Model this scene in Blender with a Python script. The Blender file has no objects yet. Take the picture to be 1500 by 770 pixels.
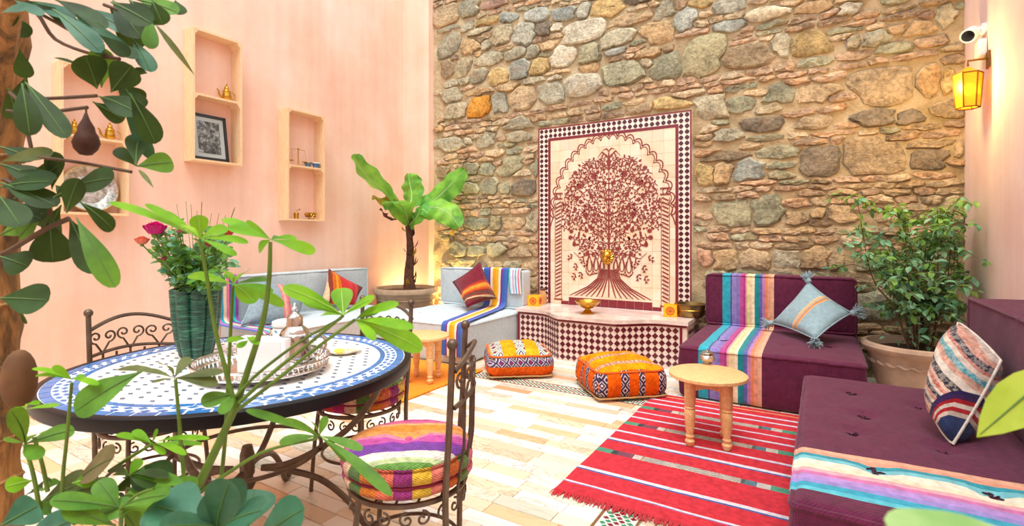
import bpy, math, random
from mathutils import Vector, Matrix, noise
R=random.Random(7)
C=bpy.context.scene.collection
V=Vector; PI=math.pi; rad=math.radians
# ---------------------------------------------------------------- camera
CAMH=1.30; YAW=rad(31.27); FPX=746.0; HY=348.0
cam=bpy.data.cameras.new('camera'); camo=bpy.data.objects.new('camera',cam); C.objects.link(camo)
camo.location=(0,0,CAMH); camo.rotation_euler=(PI/2,0,YAW)
cam.sensor_width=36; cam.lens=FPX/1500*36; cam.shift_y=-(385-HY)/1500; cam.clip_start=.02
cam.dof.use_dof=True; cam.dof.focus_distance=3.6; cam.dof.aperture_fstop=5.6
bpy.context.scene.camera=camo
# ---------------------------------------------------------------- light
sc=bpy.context.scene
w=bpy.data.worlds.new('world'); sc.world=w; w.use_nodes=True
w.node_tree.nodes['Background'].inputs[0].default_value=(0.93,0.97,1.0,1)
w.node_tree.nodes['Background'].inputs[1].default_value=.95
sun=bpy.data.lights.new('sun','SUN'); sun.energy=1.9; sun.angle=rad(35); sun.color=(1,.97,.92)
so=bpy.data.objects.new('sun',sun); C.objects.link(so); so.rotation_euler=(rad(20),rad(9),0)
sc.view_settings.view_transform='Standard'; sc.view_settings.look='None'; sc.view_settings.gamma=1
sc.view_settings.exposure=0.82
sc.cycles.max_bounces=9; sc.cycles.diffuse_bounces=5; sc.cycles.transparent_max_bounces=12
# ---------------------------------------------------------------- ray / plane helpers (world positions from bearings)
_fw=(-math.sin(YAW),math.cos(YAW)); _rt=(math.cos(YAW),math.sin(YAW))
def ray(px,py):
    a=(px-750)/FPX; return V((_fw[0]+_rt[0]*a,_fw[1]+_rt[1]*a,(HY-py)/FPX))
O3=V((0,0,CAMH))
def onz(px,py,z): r=ray(px,py); return O3+r*((z-CAMH)/r.z)
def ony(px,py,y): r=ray(px,py); return O3+r*(y/r.y)
def onx(px,py,x): r=ray(px,py); return O3+r*(x/r.x)
def onl(px,py,Z): return O3+ray(px,py)*Z
def depth(p): return p[0]*_fw[0]+p[1]*_fw[1]
def proj(p):
    Z=depth(p); X=p[0]*_rt[0]+p[1]*_rt[1]; return (750+FPX*X/max(Z,.01),HY-FPX*(p[2]-CAMH)/max(Z,.01),Z)
# ---------------------------------------------------------------- materials
def srgb(h):
    if isinstance(h,str):
        c=[int(h[i:i+2],16)/255 for i in (0,2,4)]
    else: c=h
    return tuple((x/12.92 if x<=.04045 else ((x+.055)/1.055)**2.4) for x in c)+(1,)
class NT:
    def __init__(s,name):
        s.m=bpy.data.materials.new(name); s.m.use_nodes=True; s.t=s.m.node_tree; s.n=s.t.nodes
        s.b=s.n['Principled BSDF']; s.out=s.n['Material Output']
    def node(s,k,**kw):
        n=s.n.new(k)
        for a,b in kw.items(): setattr(n,a,b)
        return n
    def link(s,a,b): s.t.links.new(a,b)
    def coord(s,kind='Object'):
        return s.node('ShaderNodeTexCoord').outputs[kind]
    def math(s,op,a,b=None,c=None):
        n=s.node('ShaderNodeMath',operation=op)
        for i,x in enumerate((a,b,c)):
            if x is None: continue
            if isinstance(x,(int,float)): n.inputs[i].default_value=x
            else: s.link(x,n.inputs[i])
        return n.outputs[0]
    def sep(s,v):
        n=s.node('ShaderNodeSeparateXYZ'); s.link(v,n.inputs[0]); return n.outputs
    def noise(s,v,scale,detail=3,rough=.5,out='Fac',dist=0):
        n=s.node('ShaderNodeTexNoise'); s.link(v,n.inputs['Vector']); n.inputs['Scale'].default_value=scale
        n.inputs['Detail'].default_value=detail; n.inputs['Roughness'].default_value=rough; n.inputs['Distortion'].default_value=dist
        return n.outputs[out]
    def ramp(s,f,stops,const=False):
        n=s.node('ShaderNodeValToRGB'); e=n.color_ramp.elements
        n.color_ramp.interpolation='CONSTANT' if const else 'LINEAR'
        while len(e)<len(stops): e.new(0.5)
        for el,(p,c) in zip(e,stops): el.position=p; el.color=srgb(c)
        s.link(f,n.inputs[0]); return n.outputs[0]
    def mix(s,f,a,b,mode='MIX'):
        n=s.node('ShaderNodeMix',data_type='RGBA',blend_type=mode)
        for i,x in ((0,f),(6,a),(7,b)):
            if isinstance(x,(int,float)): n.inputs[i].default_value=x
            elif isinstance(x,tuple): n.inputs[i].default_value=x
            elif isinstance(x,str): n.inputs[i].default_value=srgb(x)
            else: s.link(x,n.inputs[i])
        return n.outputs[2]
    def bump(s,h,strength=.3,dist=.01):
        n=s.node('ShaderNodeBump'); n.inputs['Strength'].default_value=strength; n.inputs['Distance'].default_value=dist
        s.link(h,n.inputs['Height']); s.link(n.outputs[0],s.b.inputs['Normal'])
    def base(s,c):
        if isinstance(c,str): s.b.inputs['Base Color'].default_value=srgb(c)
        else: s.link(c,s.b.inputs['Base Color'])
def simple(name,col,rough=.6,metal=0,var=0,vs=8,bs=0,bsc=60,bd=.003,spec=None,transl=0,coat=0):
    n=NT(name); co=n.coord()
    n.b.inputs['Roughness'].default_value=rough; n.b.inputs['Metallic'].default_value=metal
    if spec is not None: n.b.inputs['Specular IOR Level'].default_value=spec
    if coat: n.b.inputs['Coat Weight'].default_value=coat
    if var:
        f=n.noise(co,vs,4); a=srgb(col)
        lo=tuple(max(0,x*(1-var)) for x in a[:3])+(1,); hi=tuple(min(1,x*(1+var)) for x in a[:3])+(1,)
        f2=n.math('MULTIPLY_ADD',f,2.2,-.6)
        cl=n.node('ShaderNodeClamp'); n.link(f2,cl.inputs[0])
        c=n.mix(cl.outputs[0],lo,hi); n.base(c)
    else: n.base(col); c=None
    if bs: n.bump(n.noise(co,bsc,5,.65),bs,bd)
    if transl:
        tr=n.node('ShaderNodeBsdfTranslucent'); mx=n.node('ShaderNodeMixShader'); mx.inputs[0].default_value=transl
        if c is None: tr.inputs[0].default_value=srgb(col)
        else: n.link(c,tr.inputs[0])
        n.link(n.b.outputs[0],mx.inputs[1]); n.link(tr.outputs[0],mx.inputs[2]); n.link(mx.outputs[0],n.out.inputs[0])
    return n.m
def weave(n,co,sc_=220,strength=.35):
    x,y,z=n.sep(co)
    a=n.math('SINE',n.math('MULTIPLY',n.math('ADD',x,z),sc_*2)); b=n.math('SINE',n.math('MULTIPLY',n.math('SUBTRACT',y,z),sc_*2))
    h=n.math('ADD',n.math('MULTIPLY',a,b),n.noise(co,18,4)); n.bump(h,strength,.004)
def cloth(name,base,axis=None,rng=(0,1),stops=None,rough=.9,var=.12,patch=None,wob=.0):
    """woven cloth: plain, or with stripes across one local axis inside rng"""
    n=NT(name); co=n.coord(); n.b.inputs['Roughness'].default_value=rough; n.b.inputs['Specular IOR Level'].default_value=.15
    n.b.inputs['Sheen Weight'].default_value=.15
    if stops:
        xyz=n.sep(co)
        if axis=='uv': a=n.sep(n.coord('UV'))[0]
        elif isinstance(axis,int): a=xyz[axis]
        else:
            a=n.math('ADD',n.math('ADD',n.math('MULTIPLY',xyz[0],axis[0]),n.math('MULTIPLY',xyz[1],axis[1])),n.math('MULTIPLY',xyz[2],axis[2]))
        if wob: a=n.math('ADD',a,n.math('MULTIPLY',n.math('SUBTRACT',n.noise(co,9,2),.5),wob))
        t=n.math('DIVIDE',n.math('SUBTRACT',a,rng[0]),rng[1]-rng[0])
        inside=n.math('MULTIPLY',n.math('GREATER_THAN',t,0),n.math('LESS_THAN',t,1))
        c=n.ramp(t,stops,True)
        if base: c=n.mix(inside,srgb(base),c)
        if patch: c=patch(n,co,xyz,t,c)
    else: c=n.mix(0.0,srgb(base),srgb(base))
    f=n.noise(co,30,4)
    v=n.ramp(f,[(.25,(1-var,)*3),(.75,(1,1,1))])
    c=n.mix(1.0,c,v,'MULTIPLY'); n.base(c); weave(n,co)
    return n.m
def even(cols,w=None):
    w=w or [1]*len(cols); s=sum(w); a=0; o=[]
    for c,k in zip(cols,w): o.append((a/s,c)); a+=k
    return o
# ---------------------------------------------------------------- mesh builder
class MB:
    def __init__(s): s.v=[]; s.f=[]; s.m=[]
    def add(s,vs,fs,mi=0,M=None):
        o=len(s.v)
        s.v+= [tuple(M@V(p)) for p in vs] if M is not None else [tuple(p) for p in vs]
        s.f+=[tuple(i+o for i in f) for f in fs]; s.m+=[mi]*len(fs); return s
    def box(s,x0,x1,y0,y1,z0,z1,mi=0,M=None,bev=0):
        if bev:
            return s.rbox((x0+x1)/2,(y0+y1)/2,(z0+z1)/2,x1-x0,y1-y0,z1-z0,bev,1,M=M,mi=mi)
        vs=[(x,y,z) for x in (x0,x1) for y in (y0,y1) for z in (z0,z1)]
        return s.add(vs,[(0,1,3,2),(4,6,7,5),(0,4,5,1),(2,3,7,6),(0,2,6,4),(1,5,7,3)],mi,M)
    def rbox(s,cx,cy,cz,sx,sy,sz,r,seg=.05,puff=(0,0),dim=(),nz=0,M=None,mi=0,topmi=None,rs=3,side=0):
        """box with rounded edges on a dense grid; puff, tuft dimples and noise soften it"""
        def ticks(L):
            h=L/2; n=max(1,int(round((L-2*r)/seg))) if seg<1 else 1
            t=[-h+r*(i/rs) for i in range(rs)]+[-h+r+(L-2*r)*i/n for i in range(n+1)]+[h-r+r*(i/rs) for i in range(1,rs+1)]
            return t
        T=[ticks(sx),ticks(sy),ticks(sz)]; H=(sx/2,sy/2,sz/2); idx={}; vs=[]; fs=[]; ms=[]
        def vert(i,j,k):
            key=(i,j,k)
            if key in idx: return idx[key]
            p=[T[0][i],T[1][j],T[2][k]]
            q=[max(-(H[a]-r),min(H[a]-r,p[a])) for a in range(3)]
            d=V([p[a]-q[a] for a in range(3)])
            if d.length>1e-9:
                m=max(abs(x) for x in d)
                d=d.normalized()*r if m>=r*.999 else d
            P=V(q)+d
            u,v,ww=P.x/H[0],P.y/H[1],P.z/H[2]
            if ww>0: 
                P.z+=puff[0]*(1-u*u)*(1-v*v)*max(0,ww)
                for (dx,dy,dd,dr) in dim:
                    P.z-=dd*math.exp(-((P.x+cx-dx)**2+(P.y+cy-dy)**2)/(dr*dr))*max(0,ww)
            if side: 
                g=side*(1-ww*ww); P.x+=g*u; P.y+=g*v
            if puff[1]:
                P.y-=puff[1]*(1-u*u)*(1-ww*ww)*(1 if v<-.5 else 0)
            if nz: P+= noise.noise_vector(P*7+V((cx,cy,cz)))*nz
            idx[key]=len(vs); vs.append((P.x+cx,P.y+cy,P.z+cz)); return idx[key]
        nx,ny,n_z=len(T[0])-1,len(T[1])-1,len(T[2])-1
        for i in range(nx):
            for j in range(ny):
                for k,fl in ((0,1),(n_z,0)):
                    q=[vert(i,j,k),vert(i+1,j,k),vert(i+1,j+1,k),vert(i,j+1,k)]
                    fs.append(tuple(q[::-1] if fl else q)); ms.append(topmi if (topmi is not None and not fl) else mi)
        for i in range(nx):
            for k in range(n_z):
                for j,fl in ((0,0),(ny,1)):
                    q=[vert(i,j,k),vert(i+1,j,k),vert(i+1,j,k+1),vert(i,j,k+1)]; fs.append(tuple(q[::-1] if fl else q)); ms.append(mi)
        for j in range(ny):
            for k in range(n_z):
                for i,fl in ((0,1),(nx,0)):
                    q=[vert(i,j,k),vert(i,j+1,k),vert(i,j+1,k+1),vert(i,j,k+1)]; fs.append(tuple(q[::-1] if fl else q)); ms.append(mi)
        o=len(s.v); s.v+=[tuple(M@V(p)) for p in vs] if M is not None else vs
        s.f+=[tuple(a+o for a in f) for f in fs]; s.m+=ms; return s
    def tube(s,pts,r,n=8,mi=0,closed=False,cap=True,flat=1.0):
        P=[V(p) for p in pts]; L=len(P)
        if not hasattr(r,'__len__'): r=[r]*L
        o=len(s.v); t0=None; nrm=None
        for i in range(L):
            if closed: t=(P[(i+1)%L]-P[i-1])
            else: t=P[min(i+1,L-1)]-P[max(i-1,0)]
            t=t.normalized() if t.length>1e-9 else V((0,0,1))
            if nrm is None:
                up=V((0,0,1)) if abs(t.z)<.9 else V((1,0,0)); nrm=t.cross(up).normalized()
            else:
                nrm=(nrm-t*nrm.dot(t)); nrm=nrm.normalized() if nrm.length>1e-6 else t.orthogonal().normalized()
            b=t.cross(nrm)
            for k in range(n):
                a=2*PI*k/n; q=P[i]+(nrm*math.cos(a)+b*math.sin(a)*flat)*r[i]; s.v.append(tuple(q))
        for i in range(L if closed else L-1):
            for k in range(n):
                a=o+i*n+k; b_=o+i*n+(k+1)%n; c=o+((i+1)%L)*n+(k+1)%n; d=o+((i+1)%L)*n+k
                s.f.append((a,b_,c,d)); s.m.append(mi)
        if cap and not closed:
            s.f.append(tuple(o+k for k in range(n))[::-1]); s.m.append(mi)
            s.f.append(tuple(o+(L-1)*n+k for k in range(n))); s.m.append(mi)
        return s
    def lathe(s,prof,n=24,c=(0,0,0),mi=0,M=None,fn=None,cap=True):
        vs=[]; fs=[]; L=len(prof)
        for i,(r,z) in enumerate(prof):
            for k in range(n):
                a=2*PI*k/n; rr=r*(fn(a,z) if fn else 1)
                vs.append((c[0]+rr*math.cos(a),c[1]+rr*math.sin(a),c[2]+z))
        for i in range(L-1):
            for k in range(n):
                fs.append((i*n+k,i*n+(k+1)%n,(i+1)*n+(k+1)%n,(i+1)*n+k))
        if cap:
            if prof[0][0]>1e-4: fs.append(tuple(range(n))[::-1])
            if prof[-1][0]>1e-4: fs.append(tuple((L-1)*n+k for k in range(n)))
        return s.add(vs,fs,mi,M)
    def ball(s,c,r,n=8,mi=0,sc=(1,1,1),M=None):
        prof=[(math.sin(PI*i/n),-math.cos(PI*i/n)) for i in range(n+1)]
        vs=[];fs=[]; m=n+2
        for (a,z) in prof:
            for k in range(m):
                t=2*PI*k/m; vs.append((c[0]+r*sc[0]*a*math.cos(t),c[1]+r*sc[1]*a*math.sin(t),c[2]+r*sc[2]*z))
        for i in range(n):
            for k in range(m): fs.append((i*m+k,i*m+(k+1)%m,(i+1)*m+(k+1)%m,(i+1)*m+k))
        return s.add(vs,fs,mi,M)
    def prism(s,poly,y0,y1,mi=0,plane='xz',M=None):
        """extrude polygon; plane xz -> extrude along y ; xy -> along z"""
        n=len(poly)
        if plane=='xz': vs=[(a,y0,b) for a,b in poly]+[(a,y1,b) for a,b in poly]
        elif plane=='yz': vs=[(y0,a,b) for a,b in poly]+[(y1,a,b) for a,b in poly]
        else: vs=[(a,b,y0) for a,b in poly]+[(a,b,y1) for a,b in poly]
        fs=[tuple(range(n))[::-1],tuple(range(n,2*n))]+[(i,(i+1)%n,(i+1)%n+n,i+n) for i in range(n)]
        return s.add(vs,fs,mi,M)
    def build(s,name,mats,parent=None,smooth=True,org=None,fix=True,angle=40):
        me=bpy.data.meshes.new(name)
        vs=s.v if org is None else [(a-org[0],b-org[1],c-org[2]) for a,b,c in s.v]
        me.from_pydata(vs,[],s.f)
        if not isinstance(mats,(list,tuple)): mats=[mats]
        for m in mats: me.materials.append(m)
        if len(mats)>1: me.polygons.foreach_set('material_index',s.m)
        if fix:
            import bmesh
            bm=bmesh.new(); bm.from_mesh(me); bmesh.ops.recalc_face_normals(bm,faces=bm.faces)
            if len(bm.verts)<60000: bmesh.ops.remove_doubles(bm,verts=bm.verts,dist=1e-6)
            bm.to_mesh(me); bm.free()
        if smooth:
            me.polygons.foreach_set('use_smooth',[True]*len(me.polygons))
            try: me.set_sharp_from_angle(angle=rad(angle))
            except Exception: pass
        me.update()
        o=bpy.data.objects.new(name,me); C.objects.link(o)
        if parent: o.parent=parent
        return o
def thing(name,label,cat,loc=(0,0,0),rz=0,group=None):
    o=bpy.data.objects.new(name,None); C.objects.link(o); o.empty_display_size=.1
    o.location=loc; o.rotation_euler=(0,0,rz); o['label']=label; o['category']=cat
    if group: o['group']=group
    return o
def tag(o,label,cat,group=None):
    o['label']=label; o['category']=cat
    if group: o['group']=group
    return o
def struct(o): o['kind']='structure'; return o
def place(o,loc,rz=0): o.location=loc; o.rotation_euler=(0,0,rz); return o
def copy_tree(o,parent=None):
    c=o.copy(); C.objects.link(c); c.parent=parent
    for ch in list(o.children): copy_tree(ch,c)
    return c
def arc(cx,cy,r,a0,a1,n): return [(cx+r*math.cos(a0+(a1-a0)*i/n),cy+r*math.sin(a0+(a1-a0)*i/n)) for i in range(n+1)]
def spiral(cx,cy,r0,a0,turns,n=22,sgn=1,rend=.18):
    return [(cx+r0*(1-(1-rend)*i/n)*math.cos(a0+sgn*turns*2*PI*i/n),cy+r0*(1-(1-rend)*i/n)*math.sin(a0+sgn*turns*2*PI*i/n)) for i in range(n+1)]
def cat(pts,n=6):
    """catmull-rom smoothing"""
    P=[V(p) for p in pts]; o=[]
    for i in range(len(P)-1):
        a=P[max(i-1,0)];b=P[i];c=P[i+1];d=P[min(i+2,len(P)-1)]
        for k in range(n):
            t=k/n; o.append(.5*((2*b)+(c-a)*t+(2*a-5*b+4*c-d)*t*t+(3*b-a-3*c+d)*t**3))
    o.append(P[-1]); return o
# ---------------------------------------------------------------- common materials
M={}
M['iron']=simple('wrought_iron','6a5a4c',.45,.65,.3,20,.3,120,.002)
M['black_iron']=simple('dark_iron','1d1b1e',.45,.6)
M['pine']=None
def wood(name,a,b,scale=(1,1,12),rough=.55,ring=3.0):
    n=NT(name); co=n.coord(); mp=n.node('ShaderNodeMapping'); n.link(co,mp.inputs[0]); mp.inputs['Scale'].default_value=scale
    f=n.noise(mp.outputs[0],ring*4,5,.6,dist=1.2); c=n.ramp(f,[(.3,a),(.7,b)]); n.base(c)
    n.b.inputs['Roughness'].default_value=rough; n.bump(f,.15,.002); return n.m
M['pine']=wood('pine_wood','e3b98a','f6dcb4',(9,9,.8))
M['lightwood']=wood('light_turned_wood','d79f62','f0cb92',(3,9,3))
M['brass']=simple('brass','c99a3e',.28,1,.25,25,.1,60)
M['silver']=simple('silver','d8d6d2',.16,1,.06,20)
M['soil']=simple('potting_soil','4a3526',.95,0,.4,40,.8,60,.01)
# ================================================================ SETTING
XL,XR,YB,YF,ZT=-5.35,1.056,5.80,-3.2,5.4
def plaster(name,a,b,cc):
    n=NT(name); co=n.coord('Object')
    f=n.noise(co,1.1,6,.62); c=n.ramp(f,[(.3,a),(.52,b),(.72,cc)])
    mp=n.node('ShaderNodeMapping'); n.link(co,mp.inputs[0]); mp.inputs['Scale'].default_value=(5,5,.35)
    st=n.ramp(n.noise(mp.outputs[0],1.2,5,.6),[(.35,(.94,.92,.91)),(.62,(1,1,1))])
    c=n.mix(.55,c,n.mix(1.0,c,st,'MULTIPLY')); n.base(c); n.b.inputs['Roughness'].default_value=.75; n.b.inputs['Specular IOR Level'].default_value=.25
    n.bump(n.noise(co,5,6,.6),.25,.02); return n.m
M['pink']=plaster('pink_plaster','f0c4ac','f6d2be','fae0d2')
M['pink2']=plaster('faded_pink_plaster','eccac4','f2d8d2','f6e4e0')
def wall(name,x0,x1,y0,y1,m,z0=0,z1=ZT):
    b=MB(); b.box(x0,x1,y0,y1,z0,z1); return struct(b.build(name,m,smooth=False))
wall('wall_left',XL-.25,XL,YF,YB+.2,M['pink'])
wall('wall_right',XR,XR+.25,YF,YB+.2,M['pink2'])
wall('wall_front',XL-.25,XR+.25,YF-.25,YF,M['pink'],0,3.2)
wall('trim_1',XL+.001,-4.853,YB-.13,YB+.02,M['pink'])
# --- floor
b=MB(); b.box(XL-.2,XR+.2,YF,YB+.2,-.1,-.010)
floor=struct(b.build('floor',simple('floor_grout','cdbfae',.9,0,.1,12),smooth=False))
def tile_mat():
    n=NT('veined_marble_strip'); geo=n.node('ShaderNodeNewGeometry'); oi=n.node('ShaderNodeObjectInfo')
    rnd=n.math('FRACT',n.math('ADD',n.math('MULTIPLY',oi.outputs['Random'],7.31),geo.outputs['Random Per Island']))
    tone=n.ramp(rnd,[(0,'efe8df'),(.16,'e6cfb4'),(.28,'ece4da'),(.40,'e6bf98'),(.50,'eae6e0'),(.62,'d8c2a8'),(.72,'ecdac6'),(.82,'c9cabb'),(.90,'e4b68c'),(.96,'d2a07c')],True)
    off=n.node('ShaderNodeVectorMath',operation='ADD'); n.link(geo.outputs['Position'],off.inputs[0])
    cm=n.node('ShaderNodeCombineXYZ'); n.link(n.math('MULTIPLY',rnd,37),cm.inputs[0]); n.link(n.math('MULTIPLY',rnd,91),cm.inputs[2]); n.link(cm.outputs[0],off.inputs[1])
    mp=n.node('ShaderNodeMapping'); n.link(off.outputs[0],mp.inputs[0]); mp.inputs['Scale'].default_value=(1.6,4,1)
    f=n.noise(mp.outputs[0],2.2,6,.62,dist=1.6)
    cl=n.ramp(f,[(.3,(.80,.84,.78)),(.46,(1,1,1)),(.6,(1,.985,.96)),(.76,(1,.86,.74))])
    c=n.mix(.8,tone,n.mix(1.0,tone,cl,'MULTIPLY'))
    v=n.noise(mp.outputs[0],1.5,5,.6,dist=2.6)
    line=n.math('ABSOLUTE',n.math('SUBTRACT',v,.5)); lm=n.ramp(line,[(0,(1,1,1)),(.014,(.6,.6,.6)),(.04,(0,0,0))])
    gate=n.math('GREATER_THAN',n.math('FRACT',n.math('MULTIPLY',rnd,13.7)),.60)
    vc=n.mix(n.math('FRACT',n.math('MULTIPLY',rnd,5.1)),'9a5f46','7c8a74')
    c=n.mix(n.math('MULTIPLY',n.math('MULTIPLY',lm,gate),.75),c,vc)
    n.base(c); n.b.inputs['Roughness'].default_value=.28; n.b.inputs['Specular IOR Level'].default_value=.45
    return n.m
M['tile']=tile_mat()
PW,PL,G=.094,.36,.0035
def plank(l,w):
    b=MB(); e=.0025
    x,y=l/2,w/2
    vs=[(-x,-y,-.012),(x,-y,-.012),(x,y,-.012),(-x,y,-.012),(-x,-y,-e),(x,-y,-e),(x,y,-e),(-x,y,-e),(-x+e,-y+e,0),(x-e,-y+e,0),(x-e,y-e,0),(-x+e,y-e,0)]
    fs=[(8,9,10,11)]+[(i,(i+1)%4,(i+1)%4+4,i+4) for i in range(4)]+[(i+4,(i+1)%4+4,(i+1)%4+8,i+8) for i in range(4)]
    return vs,fs
cells=[]
def zone(x0,x1,y0,y1):
    y=y0; r=0
    while y<y1-.01:
        w_=min(PW,y1-y); x=x0-R.random()*PL; 
        while x<x1:
            l=PL*R.choice((.75,.9,1,1,1.15)); a,b_=max(x,x0),min(x+l,x1)
            if b_-a>.02: cells.append(((a+b_)/2,y+w_/2,round(b_-a-G,3),round(w_-G,4)))
            x+=l
        y+=PW; r+=1
BX0,BX1,BY0,BY1=-.893,-.705,3.89,4.06
zone(XL+.005,BX0,-1.2,BY0); zone(XL+.005,BX1,BY1,YB); zone(BX1,XR-.005,-1.2,YB)
def vis(c):
    x,y=c[0],c[1]
    if x>-1.13 and y>2.38: return False
    if x>-.08 and y>1.95: return False
    if x<-2.85 and y>2.9: return False
    if y>5.0: return False
    p=proj((x,y,0)); return -20<p[0]<1500 and p[1]<775 and p[2]>0 and p[0]>60
vc=[c for c in cells if vis(c)]; vc.sort(key=lambda c:depth((c[0],c[1],0)) - .12*c[2]/PL)
near=set(vc[:296]); shared={}
for c in vc[:296]:
    key=(round(c[2],2),round(c[3],3))
    if key not in shared:
        vs,fs=plank(c[2],c[3]); b=MB(); b.add(vs,fs); o=b.build('marble_strip',M['tile'],floor,smooth=False,fix=False); shared[key]=o.data
    else:
        o=bpy.data.objects.new('marble_strip',shared[key]); C.objects.link(o); o.parent=floor
    o.location=(c[0],c[1],R.uniform(-.0008,.0006))
b=MB()
for c in cells:
    if c in near: continue
    vs,fs=plank(c[2],c[3]); b.add([(v[0]+c[0],v[1]+c[1],v[2]) for v in vs],fs)
o=b.build('marble_strips_beyond',M['tile'],floor,smooth=False,fix=False); o['kind']='stuff'
# mosaic border set in the floor
M['z_green']=simple('green_glaze','2f8a63',.25,0,.2,30); M['z_maroon']=simple('maroon_glaze','7b2230',.28,0,.2,30)
M['z_white']=simple('cream_glaze','f1e7dc',.3,0,.06,30); M['z_brown']=simple('brown_glaze','7a5632',.4,0,.2,20)
M['z_dark']=simple('dark_plum_glaze','4a1b26',.25,0,.25,30)
def mosaic_band(x0,x1,y0,y1,vis_test):
    along_x=(x1-x0)>(y1-y0); W=(y1-y0) if along_x else (x1-x0)
    b=MB(); b.box(x0+.001,x1-.001,y0+.001,y1-.001,-.012,-.0025); bed=b.build('mosaic_bed',M['z_white'],floor,smooth=False)
    b=MB()
    if along_x: b.box(x0,x1,y0+.002,y0+.014,-.012,.0005); b.box(x0,x1,y1-.014,y1-.002,-.012,.0005)
    else: b.box(x0+.002,x0+.014,y0,y1,-.012,.0005); b.box(x1-.014,x1-.002,y0,y1,-.012,.0005)
    b.build('mosaic_edge_strip',M['z_brown'],floor,smooth=False)
    nn=4; p=(W-.036)/nn; q=p*1.25; L=(x1-x0) if along_x else (y1-y0)
    rest=[MB(),MB()]; sh={}
    k=0
    for i in range(int(L/(q/2))):
        for j in range(nn):
            a=(i+.5)*q/2; c=.018+p*(j+.5)+(p/2 if i%2 else 0)
            if c+p*.5>W-.016: continue
            col=((i//2+j)//1)%2 if i%2==0 else (i//2+j+(i%4>1))%2
            h=(p*.46,q*.46)
            if along_x: X,Y,hx,hy=x0+a,y0+c,h[1]*.55,h[0]*.9
            else: X,Y,hx,hy=x0+c,y0+a,h[0]*.9,h[1]*.55
            vs=[(-hx,0,-.004),(0,-hy,-.004),(hx,0,-.004),(0,hy,-.004),(-hx,0,0),(0,-hy,0),(hx,0,0),(0,hy,0)]
            fs=[(4,5,6,7)]+[(m,(m+1)%4,(m+1)%4+4,m+4) for m in range(4)]
            m=(M['z_green'],M['z_maroon'])[col]
            if vis_test(X,Y):
                kk=(col,along_x)
                if kk not in sh:
                    bb=MB(); bb.add(vs,fs); o=bb.build('mosaic_tile',m,bed,smooth=False,fix=False); sh[kk]=o.data
                else:
                    o=bpy.data.objects.new('mosaic_tile',sh[kk]); C.objects.link(o); o.parent=bed
                o.location=(X,Y,0)
            else: rest[col].add([(v[0]+X,v[1]+Y,v[2]) for v in vs],fs)
    for col in (0,1):
        if rest[col].v:
            o=rest[col].build('mosaic_tiles_beyond',(M['z_green'],M['z_maroon'])[col],bed,smooth=False,fix=False); o['kind']='stuff'
mosaic_band(BX0,BX1,.2,BY1,lambda x,y: 2.0<y<2.42)
mosaic_band(XL+.01,BX0-.002,BY0,BY1,lambda x,y: -2.35<x<-1.75)
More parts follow.
